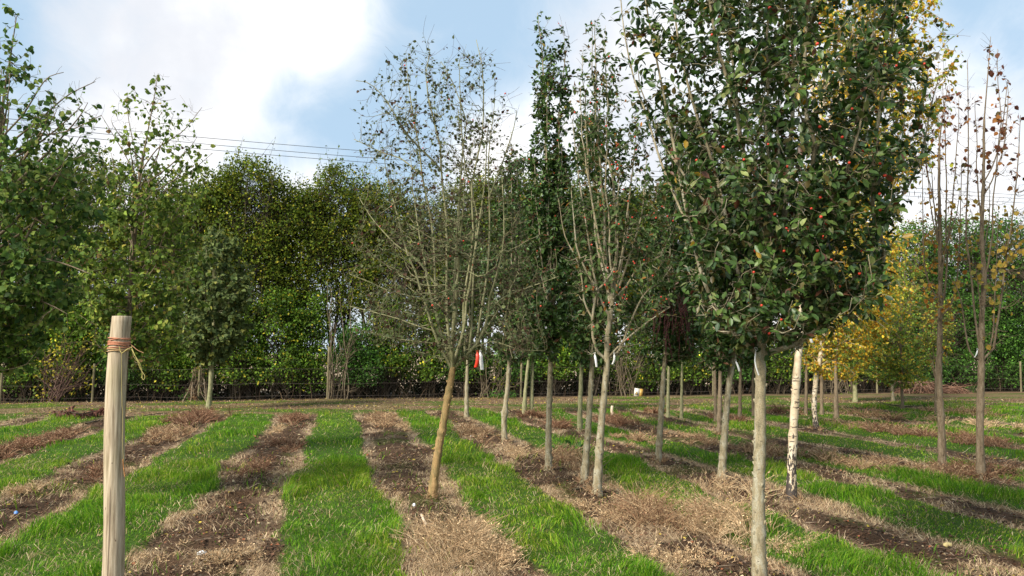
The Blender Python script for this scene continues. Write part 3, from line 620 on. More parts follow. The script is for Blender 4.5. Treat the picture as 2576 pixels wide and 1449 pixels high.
# sparse one with exposed pale limbs
make_tree('hawthorn_tree', 'half-bare tree, pale exposed limbs, red berries, left of the dark red tassels', 'tree', GN, (1501, 1252),
          [(1501, 1252), (1508, 1130), (1517, 1020), (1525, 940), (1527, 905), (1528, 850), (1535, 800), (1544, 716)], .050, .026,
          [(905, 1470, 1570), (840, 1430, 1650), (740, 1400, 1700), (600, 1400, 1710), (480, 1410, 1690), (340, 1420, 1640), (240, 1430, 1590), (150, 1450, 1560), (60, 1470, 1530), (40, 1480, 1500)],
          limbs=[([(1527, 907), (1505, 890), (1492, 850), (1490, 800), (1500, 730), (1484, 700), (1464, 660), (1450, 620), (1445, 566), (1437, 480)], .019, -.1),
                 ([(1544, 716), (1553, 610), (1545, 500), (1538, 417), (1502, 365), (1499, 163), (1495, 65)], .021, 0), ([(1555, 743), (1581, 712), (1607, 668), (1628, 662), (1654, 647), (1680, 608), (1696, 571)], .012, -.2),
                 ([(1530, 900), (1568, 860), (1618, 819), (1654, 793), (1686, 772)], .012, -.25), ([(1535, 900), (1560, 880), (1575, 840), (1595, 790), (1620, 740), (1640, 724), (1665, 705), (1690, 670)], .015, .1),
                 ([(1544, 716), (1565, 640), (1575, 560), (1590, 440), (1600, 330)], .015, .1), ([(1500, 735), (1530, 700), (1548, 660), (1550, 560), (1560, 420)], .012, -.3),
                 ([(1490, 800), (1470, 760), (1462, 690), (1445, 640), (1420, 590), (1405, 500)], .010, .2), ([(1535, 800), (1500, 720), (1473, 553), (1453, 423), (1440, 300)], .014, .2)],
          auto=7, lf=dict(n=2600, size=.075, pal=P_SPARSE, droop=.3, by=[(900, .45), (600, .75), (400, 1), (60, .9)]), sub=(190, .45), twig=(700, .2), bark=M_BARK, seed=12, berries=75, low=.1, sides=16, jitsub=.14)

HAWL = [([(1141, 927), (1136, 900), (1130, 854), (1124, 793), (1124, 717), (1124, 657), (1124, 565), (1119, 519), (1110, 428), (1106, 352), (1092, 307), (1074, 231), (1072, 170), (1081, 127)], .020, 0),
        ([(1136, 900), (1112, 850), (1097, 800), (1095, 720), (1089, 581), (1071, 489), (1062, 443), (1056, 383), (1037, 276), (1028, 215), (1022, 155)], .016, .15),
        ([(1110, 428), (1080, 395), (1050, 367), (1013, 322), (971, 252), (930, 210), (895, 203)], .010, -.2),
        ([(1143, 925), (1171, 896), (1198, 869), (1226, 808), (1229, 763), (1244, 711), (1265, 626), (1268, 550), (1262, 430)], .019, -.2),
        ([(1138, 880), (1138, 839), (1142, 748), (1148, 611), (1156, 489), (1165, 367), (1174, 291), (1153, 246), (1132, 191), (1110, 155)], .015, .3),
        ([(1171, 896), (1165, 808), (1168, 748), (1177, 687), (1191, 596), (1186, 474), (1200, 400), (1214, 337), (1215, 185), (1198, 100)], .015, -.1),
        ([(1180, 885), (1186, 824), (1189, 748), (1193, 640), (1200, 540), (1170, 420), (1160, 300), (1155, 150)], .013, .3),
        ([(1198, 869), (1211, 778), (1226, 687), (1232, 565), (1229, 398), (1240, 300), (1245, 250)], .013, .1),
        ([(1124, 717), (1062, 717), (1001, 681), (955, 656), (900, 600)], .009, -.3), ([(1110, 725), (1092, 711), (1046, 650), (1001, 620), (971, 590), (934, 547), (905, 500)], .012, .1),
        ([(1124, 780), (1086, 760), (1031, 745), (971, 729), (940, 714), (880, 690)], .010, -.1), ([(1128, 840), (1062, 824), (1001, 802), (946, 787), (880, 770)], .008, .2),
        ([(1226, 790), (1259, 754), (1305, 732), (1347, 717), (1406, 695)], .010, -.3), ([(1226, 800), (1238, 760), (1274, 778), (1347, 790)], .008, .1),
        ([(1130, 870), (1060, 860), (980, 850), (930, 835)], .008, -.1), ([(1180, 880), (1240, 860), (1310, 880), (1370, 882)], .007, -.3),
        ([(1062, 443), (1010, 400), (965, 385), (890, 350)], .007, .2), ([(1229, 500), (1260, 420), (1290, 330), (1300, 280)], .008, .1)]
make_tree('hawthorn_tree', 'leaning tree with orange-brown trunk and open crown of many bare upright stems', 'tree', GN, (1085, 1258),
          [(1085, 1258), (1100, 1150), (1118, 1050), (1137, 940), (1142, 922)], .052, .038,
          [(905, 1080, 1230), (850, 900, 1400), (720, 860, 1410), (600, 880, 1380), (480, 900, 1330), (350, 890, 1320), (250, 900, 1290), (180, 950, 1260), (120, 1000, 1230), (95, 1180, 1220)],
          limbs=HAWL, auto=6, leader=False, lf=dict(n=4800, size=.045, pal=P_HAW, droop=.3, t=LEAFR, by=[(900, .9), (700, 1), (500, .8), (300, .7), (100, .9)]), sub=(520, .55), twig=(1900, .24), zdens=[(900, 1.1), (700, 1.2), (400, 1), (100, .9)], bark=M_BARKO if False else M_BARKG, seed=13, berries=22, twigm=M_TWIGR, low=.05, sides=16, jitsub=.12, rad_pow=1.3)
# its trunk has the orange bark
bpy.data.objects['trunk.002'].data.materials[0] = M_BARKO

# birches
def catkins(root, F, env_pts, n, seed):
    rng = np.random.default_rng(seed); g = Geo(); P = []
    for (u, v, su, sv) in env_pts:
        for _ in range(n):
            P.append(F.loc(u+rng.normal()*su, v+rng.normal()*sv, rng.normal()*.25))
    P = F.world(np.array(P)); m = len(P); st = P; e = P+np.stack([rng.normal(size=m)*.006, rng.normal(size=m)*.006, -.035-.015*rng.random(m)], 1)
    Q = np.stack([st+np.array([0, 0, .02]), st, (st+e)/2, e], 1); tubes(g, Q, np.tile([.001, .004, .005, .002], (m, 1)), 4, (.1, .06, .03)); tag(g.build('catkins', M_TWIGR, root), kind='stuff')
    return root
r, F = make_tree('birch_tree', 'near silver birch with white trunk, black cracked base and high thin yellowing crown', 'tree', GN, (1990, 1268),
          [(1990, 1268), (1992, 1160), (1998, 1050), (2004, 950), (2010, 870), (2025, 700), (2050, 450), (2075, 200)], .050, .022,
          [(560, 2050, 2140), (480, 2040, 2300), (330, 2020, 2370), (180, 2010, 2390), (40, 2000, 2385), (-80, 2020, 2330), (-200, 2060, 2260)],
          limbs=[([(2050, 450), (2120, 330), (2220, 250), (2320, 130), (2390, 60)], .008, .1), ([(2040, 520), (2120, 450), (2230, 420), (2330, 440)], .007, .2), ([(2075, 200), (2150, 80), (2250, 0), (2340, 30), (2392, 68)], .007, .0), ([(2050, 420), (2150, 350), (2250, 330), (2370, 200)], .006, -.1)],
          auto=16, lf=dict(k=2.8, n=5600, size=.048, pal=P_YEL, droop=.7, t=LEAFR), sub=(300, .7), twig=(800, .3), bark=M_BIRCH, twigm=M_TWIGR, seed=21, low=.5, tiplift=-.7, sides=18)
catkins(r, F, [(2330, 210, 30, 40), (2300, 330, 40, 60), (2250, 430, 40, 40)], 30, 5)
make_tree('birch_tree', 'distant small silver birch with white trunk and golden yellow crown', 'tree', GN, (2055, 1085),
          [(2055, 1085), (2048, 1030), (2052, 960), (2063, 900), (2080, 780), (2100, 600)], .055, .025,
          [(940, 2040, 2110), (880, 1990, 2200), (760, 1990, 2280), (620, 2000, 2270), (520, 2030, 2230), (430, 2070, 2170), (380, 2100, 2130)],
          auto=16, lf=dict(k=2.6, n=6500, size=.075, pal=P_YEL, droop=.7, t=LEAF2), sub=(260, .8), twig=(600, .35), bark=M_BIRCH, twigm=M_TWIGR, seed=22, low=.55, tiplift=-.7)

# other row trees with dark leafy crowns: base, trunk, env
def dark(name, label, base, trunk, r0, env, n, seed, pal=P_DARK, size=.08, bark=None, **k):
    return make_tree(name, label, 'tree', GN, base, trunk, r0, r0*.55, env, twigm=M_TWIGR, auto=k.pop('auto', 9), lf=dict(k=3.0, n=n, size=size, pal=pal, droop=k.pop('droop', .3), t=k.pop('t', LEAF6), pal2=k.pop('pal2', None), by=k.pop('by', None)), bark=bark or M_BARK, seed=seed, leafm=k.pop('leafm', M_GLOSS), **k)
dark('hawthorn_tree', 'tree whose trunk stands just behind and left of the half-bare berry tree, dark green leaves', (1468, 1225), [(1468, 1225), (1478, 1100), (1486, 980), (1490, 900), (1495, 820)], .047,
     [(900, 1440, 1540), (840, 1400, 1600), (700, 1390, 1640), (540, 1410, 1620), (400, 1430, 1590), (300, 1450, 1560)], 2600, 31, sub=(150, .5), twig=(450, .2))
dark('hawthorn_tree', 'tall narrow tree with dense dark evergreen-like leaves and a spiky top against the sky', (1380, 1188), [(1380, 1188), (1380, 1080), (1383, 980), (1386, 880), (1388, 780)], .050,
     [(885, 1340, 1430), (800, 1310, 1460), (650, 1310, 1450), (500, 1320, 1440), (350, 1330, 1430), (250, 1335, 1440), (150, 1335, 1440), (100, 1345, 1435), (30, 1345, 1380)], 5600, 32, sub=(230, .45), twig=(650, .2), auto=12, shoots=5, limb_r=.5, hcap=.7, by=[(880, 1), (400, .95), (280, .6), (160, .35), (30, .3)],
     limbs=[([(1388, 780), (1375, 500), (1370, 300), (1365, 150), (1352, 32)], .02, 0), ([(1388, 780), (1400, 500), (1405, 300), (1420, 160), (1432, 90)], .016, .1)], leader=False, berries=20)
dark('hawthorn_tree', 'tree with pale slightly wavy trunk and dark crown right of the red and white tags', (1270, 1115), [(1270, 1115), (1268, 1060), (1276, 980), (1280, 920), (1285, 850)], .055,
     [(900, 1240, 1330), (840, 1200, 1370), (700, 1190, 1380), (560, 1210, 1370), (450, 1230, 1350), (380, 1260, 1330)], 4200, 33, sub=(160, .6), twig=(450, .25))
dark('hawthorn_tree', 'tree with slim pale trunk directly behind the red and white tags', (1173, 1048), [(1173, 1048), (1174, 980), (1176, 920), (1180, 860)], .060,
     [(900, 1150, 1210), (820, 1110, 1240), (700, 1100, 1250), (600, 1120, 1230), (520, 1150, 1210)], 2200, 34, size=.09, t=LEAF2, sub=(100, .7), twig=(250, .3))
dark('hawthorn_tree', 'leaning greenish tree, left one of the close pair of thin trunks', (1318, 1046), [(1318, 1046), (1322, 980), (1328, 920), (1335, 860)], .058,
     [(900, 1290, 1350), (820, 1260, 1380), (700, 1250, 1390), (600, 1270, 1370), (540, 1300, 1350)], 2600, 35, size=.09, t=LEAF2, bark=M_BARKG, sub=(100, .7), twig=(250, .3))
dark('hawthorn_tree', 'upright greenish tree, right one of the close pair of thin trunks', (1337, 1045), [(1337, 1045), (1338, 980), (1340, 920), (1345, 850)], .058,
     [(900, 1320, 1380), (800, 1300, 1420), (680, 1300, 1420), (580, 1320, 1400), (520, 1350, 1380)], 2600, 36, size=.09, t=LEAF2, bark=M_BARKG, sub=(100, .7), twig=(250, .3))
dark('hawthorn_tree', 'tree with greenish trunk standing left of the half-bare berry tree, its base behind the row', (1458, 1085), [(1458, 1085), (1460, 1000), (1463, 920), (1466, 840)], .058,
     [(910, 1430, 1500), (830, 1400, 1540), (700, 1390, 1550), (600, 1410, 1530), (500, 1440, 1510)], 3200, 37, size=.09, t=LEAF2, bark=M_BARKG, sub=(120, .7), twig=(300, .3))
rI, FI = dark('hawthorn_tree', 'tree with grey leaning trunk and dark crown hung with dark red tassels', (1655, 1165), [(1655, 1165), (1662, 1060), (1668, 960), (1675, 880), (1685, 800)], .050,
     [(905, 1620, 1740), (840, 1590, 1790), (700, 1590, 1800), (560, 1610, 1790), (430, 1640, 1770), (330, 1670, 1750), (250, 1690, 1730)], 5000, 38, sub=(220, .5), twig=(550, .2), berries=20)
dark('hawthorn_tree', 'distant thin tree just right of the tasselled tree trunk', (1680, 1052), [(1680, 1052), (1681, 980), (1683, 900)], .050,
     [(905, 1650, 1720), (800, 1640, 1740), (700, 1650, 1730), (640, 1670, 1710)], 1500, 39, size=.09, t=LEAF2, bark=M_BARKG, sub=(70, .6), twig=(150, .3))
dark('hawthorn_tree', 'distant thin tree with straight pale stem between the tasselled tree and the leaning one', (1714, 1052), [(1714, 1052), (1715, 980), (1716, 900)], .045,
     [(910, 1690, 1750), (820, 1670, 1780), (700, 1680, 1770), (640, 1700, 1750)], 1800, 40, size=.09, t=LEAF2, bark=M_BARKG, sub=(70, .6), twig=(150, .3))
dark('hawthorn_tree', 'leaning grey tree immediately left of the closest tree with red berries in its crown', (1814, 1215), [(1814, 1215), (1822, 1100), (1832, 980), (1846, 890), (1850, 820)], .052,
     [(905, 1770, 1880), (840, 1720, 1930), (720, 1700, 1950), (560, 1700, 1940), (420, 1720, 1900), (300, 1750, 1850)], 4200, 41, sub=(190, .5), twig=(500, .2), berries=25)
dark('hawthorn_tree', 'tree with reddish-brown trunk partly hidden behind the leaning grey tree', (1808, 1096), [(1808, 1096), (1811, 1000), (1812, 900)], .055,
     [(905, 1770, 1850), (830, 1750, 1880), (700, 1740, 1880), (620, 1770, 1850)], 2600, 42, size=.09, t=LEAF2, bark=M_BARKB, sub=(100, .6), twig=(250, .3))
dark('hawthorn_tree', 'dark thin trunk just left of the reddish-brown trunk', (1800, 1062), [(1800, 1062), (1799, 980), (1798, 900)], .045,
     [(905, 1775, 1825), (800, 1760, 1840), (700, 1780, 1820)], 1300, 43, size=.09, t=LEAF2, bark=M_BARKB, sub=(60, .6), twig=(140, .3))
dark('hawthorn_tree', 'distant dark trunk between the leaning grey tree and the closest trunk', (1861, 1050), [(1861, 1050), (1862, 980), (1864, 900)], .052,
     [(915, 1830, 1900), (820, 1820, 1910), (700, 1830, 1900)], 1600, 44, size=.09, t=LEAF2, bark=M_BARKB, sub=(60, .6), twig=(140, .3))
dark('hawthorn_tree', 'distant brown trunk half hidden by the closest trunk', (1896, 1050), [(1896, 1050), (1894, 980), (1896, 900)], .045,
     [(905, 1870, 1930), (800, 1860, 1940), (700, 1870, 1930)], 1200, 45, size=.09, t=LEAF2, bark=M_BARKB, sub=(60, .6), twig=(140, .3))
# dark red tassels hanging in the crown of that tree
g = Geo(); rg = np.random.default_rng(5); st = np.array([FI.loc(1640+100*rg.random(), 720+50*rg.random()+20, -.35-.35*rg.random()) for _ in range(34)])
P = grow(rg, st, np.tile([0, 0, -1.], (34, 1))+rg.normal(size=(34, 3))*.15, .3+.5*rg.random(34), 8, np.array([0, 0, -.6]), .07)
tubes(g, FI.world(P), np.tile([.003, .004, .005, .005, .006, .005, .004, .003], (34, 1)), 5, (1, 1, 1))
pp, tt, rr, ss = pick(rg, P, np.ones((34, 8)), 900, .15, 1); leaves(g, FI.world(pp), rg.normal(size=(900, 3))+np.array([0, 0, -1]), rg.normal(size=(900, 3)), .018+.014*rg.random(900), np.tile([.1, .03, .03], (900, 1)), LEAF2)
g.build('tassels', plain('tassel_red', (.11, .035, .032), .8, .4, 40), rI)

# pears on the left
make_tree('pear_tree', 'broad leafy tree with drooping leaves directly behind the wooden post', 'tree', GN, (300, 1163),
          [(300, 1163), (312, 980), (320, 880), (328, 740), (342, 560), (350, 450), (362, 380)], .048, .018,
          [(905, 300, 440), (860, 220, 500), (760, 160, 520), (640, 150, 530), (520, 190, 530), (420, 230, 535), (350, 255, 520), (300, 275, 505), (240, 310, 450), (185, 370, 425)],
          limbs=[([(362, 380), (372, 330), (385, 260), (398, 185)], .010, 0), ([(350, 450), (340, 380), (325, 310), (318, 245)], .008, .1), ([(355, 430), (400, 370), (460, 330), (508, 270)], .009, -.1), ([(350, 470), (320, 400), (285, 340), (255, 290)], .008, -.1),
                 ([(345, 520), (410, 470), (480, 430), (535, 385)], .009, .1), ([(328, 700), (260, 640), (200, 600), (150, 590)], .010, -.3), ([(325, 780), (400, 740), (460, 720)], .010, -.2)],
          auto=22, leader=False, lf=dict(n=6500, size=.08, pal=P_PEAR, droop=.8, t=LEAFR, by=[(900, .9), (500, .85), (420, .4), (330, .22), (180, .4)]), sub=(300, .45), twig=(900, .18), bark=M_BARKB, twigm=M_TWIG, seed=51, hcap=.62, low=.62, rad_pow=1.2, limb_r=.7)
make_tree('pear_tree', 'small pale-green pear tree with slim mottled trunk, farthest out on the left side', 'tree', GN, (524, 1030),
          [(524, 1030), (530, 960), (534, 890), (540, 760), (545, 620)], .070, .03,
          [(905, 500, 580), (850, 440, 630), (760, 430, 650), (680, 440, 640), (620, 480, 610), (560, 530, 575)],
          auto=18, lf=dict(n=5200, size=.14, pal=[(.11, .15, .045, 4), (.16, .2, .06, 3), (.08, .12, .04, 3), (.3, .3, .07, 1)], droop=.7, t=LEAFR), sub=(200, .8), twig=(400, .3), bark=M_BARKG, seed=52, low=.6, rad_pow=1.2)
make_tree('pear_tree', 'big leafy pear tree cut off by the left edge of the photo', 'tree', GN, (-75, 1300),
          [(-75, 1300), (-70, 1000), (-50, 800), (-30, 600), (-8, 400), (0, 340)], .052, .022,
          [(905, -150, 90), (840, -190, 140), (760, -200, 190), (640, -200, 230), (500, -180, 255), (400, -160, 260), (330, -120, 260), (250, -70, 240), (190, -40, 150), (120, -10, 98), (35, 10, 70)],
          limbs=[([(0, 340), (8, 250), (25, 150), (42, 40)], .012, 0), ([(0, 350), (60, 285), (115, 200), (160, 182)], .008, -.1), ([(0, 380), (100, 300), (170, 240), (240, 205)], .010, .1), ([(-8, 430), (80, 350), (170, 330), (255, 290)], .010, .0), ([(-30, 560), (60, 480), (150, 420), (230, 380)], .010, -.2),
                 ([(-30, 640), (50, 640), (150, 660), (230, 690)], .012, -.4), ([(-45, 760), (30, 740), (110, 760), (170, 790)], .011, -.3)],
          auto=24, leader=False, lf=dict(n=8200, size=.074, pal=[(.075, .145, .028, 4), (.12, .20, .034, 4), (.20, .27, .05, 3), (.045, .095, .025, 3), (.28, .32, .08, 1)], droop=.7, t=LEAFR, by=[(900, .9), (450, .8), (380, .35), (250, .18), (150, .3), (30, .6)]), sub=(380, .42), twig=(1000, .17), bark=M_BARKB, seed=53, hcap=.6, low=.55, rad_pow=1.2, limb_r=.7)

# trees on the right: two sparse ones in front, autumn ones behind
r, F = make_tree('pear_tree', 'sparse tree with thin brown trunk and orange leaves, second trunk from the right edge', 'tree', GN, (2371, 1190),
          [(2371, 1190), (2368, 1080), (2363, 960), (2364, 850), (2366, 700), (2363, 520), (2362, 380)], .050, .016,
          [(850, 2320, 2400), (700, 2290, 2440), (560, 2290, 2450), (420, 2300, 2440), (300, 2310, 2430), (220, 2330, 2410), (190, 2350, 2390)],
          limbs=[([(2366, 760), (2340, 720), (2325, 660), (2322, 560), (2320, 420)], .009, .1), ([(2366, 800), (2395, 760), (2410, 680), (2415, 560), (2420, 400)], .009, -.1), ([(2362, 380), (2370, 300), (2385, 215)], .008, 0)],
          auto=7, lf=dict(k=1.0, n=700, size=.07, pal=[(.45, .27, .04, 3), (.28, .26, .05, 2), (.4, .16, .03, 2)], pal2=(P_ORA, 480, 380), droop=.8, t=LEAFR, by=[(850, .5), (700, 1), (560, .7), (480, .3), (380, .6), (200, 1)]), sub=(90, .4), twig=(320, .18), bark=M_BARKB, twigm=M_TWIGR, seed=61, low=.5)
catkins(r, F, [(2360, 480, 40, 50), (2350, 590, 40, 40)], 40, 6)
r, F = make_tree('pear_tree', 'tall sparse tree with vase of bare limbs and russet leaves at its tip', 'tree', GN, (2468, 1210),
          [(2468, 1210), (2465, 1080), (2468, 960), (2468, 905), (2470, 800), (2476, 700), (2470, 600), (2474, 450), (2476, 300)], .052, .014,
          [(890, 2440, 2510), (800, 2410, 2550), (640, 2390, 2590), (500, 2400, 2590), (400, 2410, 2570), (300, 2430, 2560), (200, 2455, 2545), (95, 2480, 2520)],
          limbs=[([(2466, 905), (2452, 900), (2438, 880), (2428, 830), (2420, 770), (2405, 720), (2380, 690)], .011, -.1), ([(2470, 908), (2485, 905), (2497, 890), (2508, 820), (2520, 740), (2532, 640), (2545, 560), (2560, 420), (2567, 290)], .014, -.1),
                 ([(2472, 890), (2490, 875), (2500, 820), (2500, 780), (2506, 690), (2510, 560)], .009, .2), ([(2466, 890), (2452, 790), (2442, 680), (2432, 620), (2430, 560), (2436, 400), (2434, 150)], .013, .1),
                 ([(2476, 300), (2484, 200), (2492, 92)], .007, 0), ([(2470, 820), (2463, 740), (2455, 680)], .010, -.2), ([(2474, 460), (2500, 410), (2520, 330), (2535, 200)], .007, .0)],
          auto=4, lf=dict(k=1.0, n=640, size=.078, pal=[(.45, .3, .05, 3), (.3, .26, .05, 1)], pal2=(P_ORA, 520, 440), droop=.9, t=LEAFR, by=[(800, .1), (700, .9), (560, .6), (480, .1), (420, .8), (100, 1)]), sub=(130, .35), twig=(430, .15), bark=M_BARKB, twigm=M_TWIGR, seed=62, low=.5, rad_pow=2.2)
catkins(r, F, [(2440, 570, 40, 40), (2530, 590, 40, 30)], 40, 7)
def autumn(label, base, trunk, r0, env, n, seed, pal=P_YG, size=.085, bark=None, **k):
    return make_tree('autumn_tree', label, 'tree', GN, base, trunk, r0, r0*.5, env, auto=10, lf=dict(k=2.6, n=n, size=size, pal=pal, droop=.6, t=LEAF2), bark=bark or M_BARKB, twigm=M_TWIGR, seed=seed, sub=(180, .8), twig=(380, .35), low=.5, **k)
autumn('thin dark trunk close to the right side of the near silver birch, yellow-green leaves above', (2027, 1045), [(2027, 1045), (2028, 980), (2030, 900), (2040, 780)], .045, [(920, 1990, 2070), (820, 1970, 2120), (700, 1980, 2120), (600, 2000, 2090), (520, 2030, 2060)], 2600, 71)
autumn('thin brown trunk just right of the distant small birch, yellow-orange crown', (2067, 1046), [(2067, 1046), (2067, 980), (2068, 900), (2080, 780)], .045, [(945, 2040, 2130), (820, 2020, 2200), (700, 2030, 2220), (600, 2070, 2170), (480, 2100, 2140)], 3600, 72, P_YG)
autumn('straight red-brown trunk under a golden crown, midway between the distant birch and the brush heap', (2104, 1055), [(2104, 1055), (2103, 980), (2103, 900), (2110, 760)], .055, [(945, 2060, 2180), (820, 2040, 2260), (700, 2060, 2260), (580, 2090, 2230), (450, 2130, 2180)], 4600, 73, P_YEL)
autumn('slim tree with yellow-green crown just left of the larger brush heap', (2270, 1030), [(2270, 1030), (2269, 980), (2268, 920), (2262, 800)], .045, [(965, 2200, 2330), (860, 2150, 2370), (740, 2160, 2350), (620, 2180, 2330), (520, 2220, 2280)], 4600, 74, P_YG)
autumn('pale-trunked tree with lime and yellow leaves left of the brush heaps', (2152, 1012), [(2152, 1012), (2150, 960), (2150, 900), (2155, 800)], .08, [(950, 2100, 2200), (860, 2080, 2240), (740, 2080, 2240), (600, 2110, 2220), (540, 2140, 2190)], 4200, 75, P_YG, bark=M_BARKG, size=.1)
autumn('thin whitish trunk behind the brush heap, yellow-green leaves', (2246, 1010), [(2246, 1010), (2243, 950), (2240, 900), (2235, 800)], .05, [(950, 2180, 2290), (860, 2170, 2300), (760, 2180, 2300), (660, 2200, 2280)], 2600, 76, P_YG, bark=M_BARK, size=.1)
autumn('thin reddish stem tucked behind the sparse brown tree second from the right', (2353, 1052), [(2353, 1052), (2353, 980), (2354, 900)], .030, [(905, 2330, 2390), (840, 2320, 2400), (760, 2330, 2390)], 700, 77, P_YG)

# ------------------------------------------------------------------ the hedge of trees across the end of the field
P_H = [(0.089, 0.130, 0.012, 5), (0.142, 0.178, 0.015, 4), (0.054, 0.091, 0.011, 4), (0.229, 0.215, 0.023, 1.6), (0.360, 0.301, 0.032, 0.35)]
P_HL = [(0.083, 0.163, 0.015, 5), (0.138, 0.228, 0.022, 4), (0.044, 0.087, 0.015, 3), (0.550, 0.478, 0.044, 0.7)]
P_HD = [(0.056, 0.142, 0.020, 5), (0.091, 0.203, 0.026, 4), (0.035, 0.081, 0.022, 3)]
GH = 'trees of the hedge across the end of the field'; GS = 'shrubs along the foot of the hedge'
def hfr(u, Yw):
    """frame at picture column u on the hedge line y = Yw"""
    d = FH*FPX+RT*(u-CX); p = CAM+d*(Yw/d[1]); 
    f = Frame.__new__(Frame); f.base = np.array([p[0], p[1], -.03]); f.D = float((p-CAM)@FH); f.x0 = float((p-CAM)@RT); f.mpp = f.D/FPX; return f
def hedge_tree(label, u, Yw, env, n, seed, pal=P_H, stems=5, size=.108, sr=.08, wisps=10, name='hedge_tree', group=GH, cat='tree', deep=.9, bark=None, thin=0.5, clump=.30, bare=False, loose=False):
    rng = np.random.default_rng(seed); F = hfr(u, Yw); root = empty(name, F.base); tag(root, label, cat, group)
    env = sorted(env, key=lambda e: -e[0]); ez = np.array([F.loc((a+b)/2, v)[2] for v, a, b in env]); ec = np.array([F.loc((a+b)/2, v)[0] for v, a, b in env]); eh = np.array([(b-a)/2*F.mpp for v, a, b in env])
    st = np.stack([rng.normal(size=stems)*.28, rng.normal(size=stems)*.2, np.full(stems, -.05)], 1)
    LP = []; LR = []; NLh = 12
    for k in range(stems):
        z1 = ez[-1]*(.6+.38*rng.random()); c1 = np.interp(z1, ez, ec); h1 = np.interp(z1, ez, eh)*.75; az = rng.random()*6.28; t = np.linspace(0, 1, NLh)
        tx = c1+math.cos(az)*h1; ty = math.sin(az)*min(h1, deep)
        q = np.stack([st[k, 0]+(tx-st[k, 0])*t**1.2, st[k, 1]+(ty-st[k, 1])*t, st[k, 2]+(z1-st[k, 2])*t], 1); q[1:] += np.cumsum(rng.normal(size=(NLh-1, 3))*.06, 0)*np.array([1, 1, .3])*min(1, z1/6)
        LP.append(q); LR.append(sr*(.5+.7*rng.random())*(1-t)**.8+.006)
    LP = np.array(LP); LR = np.array(LR); tg = Geo(); tubes(tg, F.world(LP), LR, 7, (1, 1, 1)); tg.build('trunk', bark or M_BARKD, root, smooth=True)
    n = int(n*(2.2 if not bare else 1)); nc = max(12, int(n/ (42 if not bare else 20))); z = ez[0]+(ez[-1]-ez[0])*rng.random(nc*4); h = np.interp(z, ez, eh); keep = rng.random(len(z)) < h/eh.max(); z, h = z[keep][:nc], h[keep][:nc]; nc = len(z)
    az = rng.random(nc)*6.28; rr = np.sqrt(.08+.92*rng.random(nc)); cp = np.stack([np.interp(z, ez, ec)+np.cos(az)*rr*h*.93, np.sin(az)*rr*np.minimum(h, deep), z], 1)
    # clumps hang on boughs from the stems
    i = rng.integers(0, stems, nc); zz = np.clip(z-.3-rng.random(nc)*1.0, .1, None); kx = np.clip((zz/LP[i, -1, 2]*(NLh-1)).astype(int), 1, NLh-2); s0 = LP[i, kx]
    t = np.linspace(0, 1, 6)[None, :, None]; B = s0[:, None]*(1-t)+cp[:, None]*t; B[:, 1:-1] += rng.normal(size=(nc, 4, 3))*.05; B[:, :, 2] += (np.sin(np.linspace(0, math.pi, 6))*.12)[None]
    bgx = Geo(); tubes(bgx, F.world(B), np.tile(np.linspace(.012, .004, 6), (nc, 1)), 4, (1, 1, 1), cap=False)
    if wisps:
        z = np.full(wisps, ez[-1]); i = rng.integers(0, nc, wisps); top = cp[np.argsort(-cp[:, 2])[:max(6, nc//5)]]; s1 = top[rng.integers(0, len(top), wisps)]
        Wp = grow(rng, s1, np.stack([rng.normal(size=wisps)*.3, rng.normal(size=wisps)*.3, np.ones(wisps)], 1), .5+.9*rng.random(wisps), 6, np.array([0, 0, .2]), .08)
        tubes(bgx, F.world(Wp), np.tile(np.linspace(.008, .003, 6), (wisps, 1)), 3, (1, 1, 1), cap=False)
    if bare:
        q, tt, r_, s_ = pick(rng, B, np.ones(B.shape[:2]), nc*5, .2, 1); Tp = grow(rng, q, tt+rng.normal(size=(nc*5, 3))*.5+np.array([0, 0, .4]), .2+.5*rng.random(nc*5), 5, np.array([0, 0, .2]), .15); tubes(bgx, F.world(Tp), np.tile(np.linspace(.007, .003, 5), (nc*5, 1)), 3, (1, 1, 1), cap=False)
    bgx.build('branches', bark or M_BARKD, root, smooth=True)
    if n:
        j = rng.integers(0, nc, n); cs = clump*(.7+.6*rng.random(nc)); o = rng.normal(size=(n, 3)); o = o/np.maximum(1, np.linalg.norm(o, axis=1, keepdims=True)/1.7); P = cp[j]+o*cs[j][:, None]*np.array([1, .9, .62])
        if wisps:
            m = wisps*9; q, tt, r_, s_ = pick(rng, Wp, np.ones(Wp.shape[:2]), m, .1, 1); P = np.concatenate([P, q+rng.normal(size=(m, 3))*.04])
        W3 = P; nfield = fbm(P[:, 0]*1.4+u*.01, P[:, 2]*1.4, seed % 7); ok = (rng.random(len(P)) > thin*(nfield < .5)) & (P[:, 2] > .02)
        if loose: ok &= rng.random(len(P)) < np.clip((P[:, 2]-2.0)/2.8, .56, 1)+(nfield > .5)*.3
        P = P[ok]; m = len(P)
        cc = palette(rng, pal, m, .22)
        lum = np.exp(rng.normal(size=nc)*.32); jj = np.concatenate([j, rng.integers(0, nc, len(W3)-n)])[ok] if wisps else j[ok]; cc = cc*lum[jj][:, None]  # random tone per clump; the darker clumps stand for shaded gaps
        d = rng.normal(size=(m, 3))+np.array([0, 0, -.4]); nn = rng.normal(size=(m, 3))*.8+np.array([0, -.5, .8])
        lg = Geo(); leaves(lg, F.world(P), d, nn, size*(.55+.7*rng.random(m)), cc, LEAF2); lg.build('foliage', M_HEDGE, root)
    return root
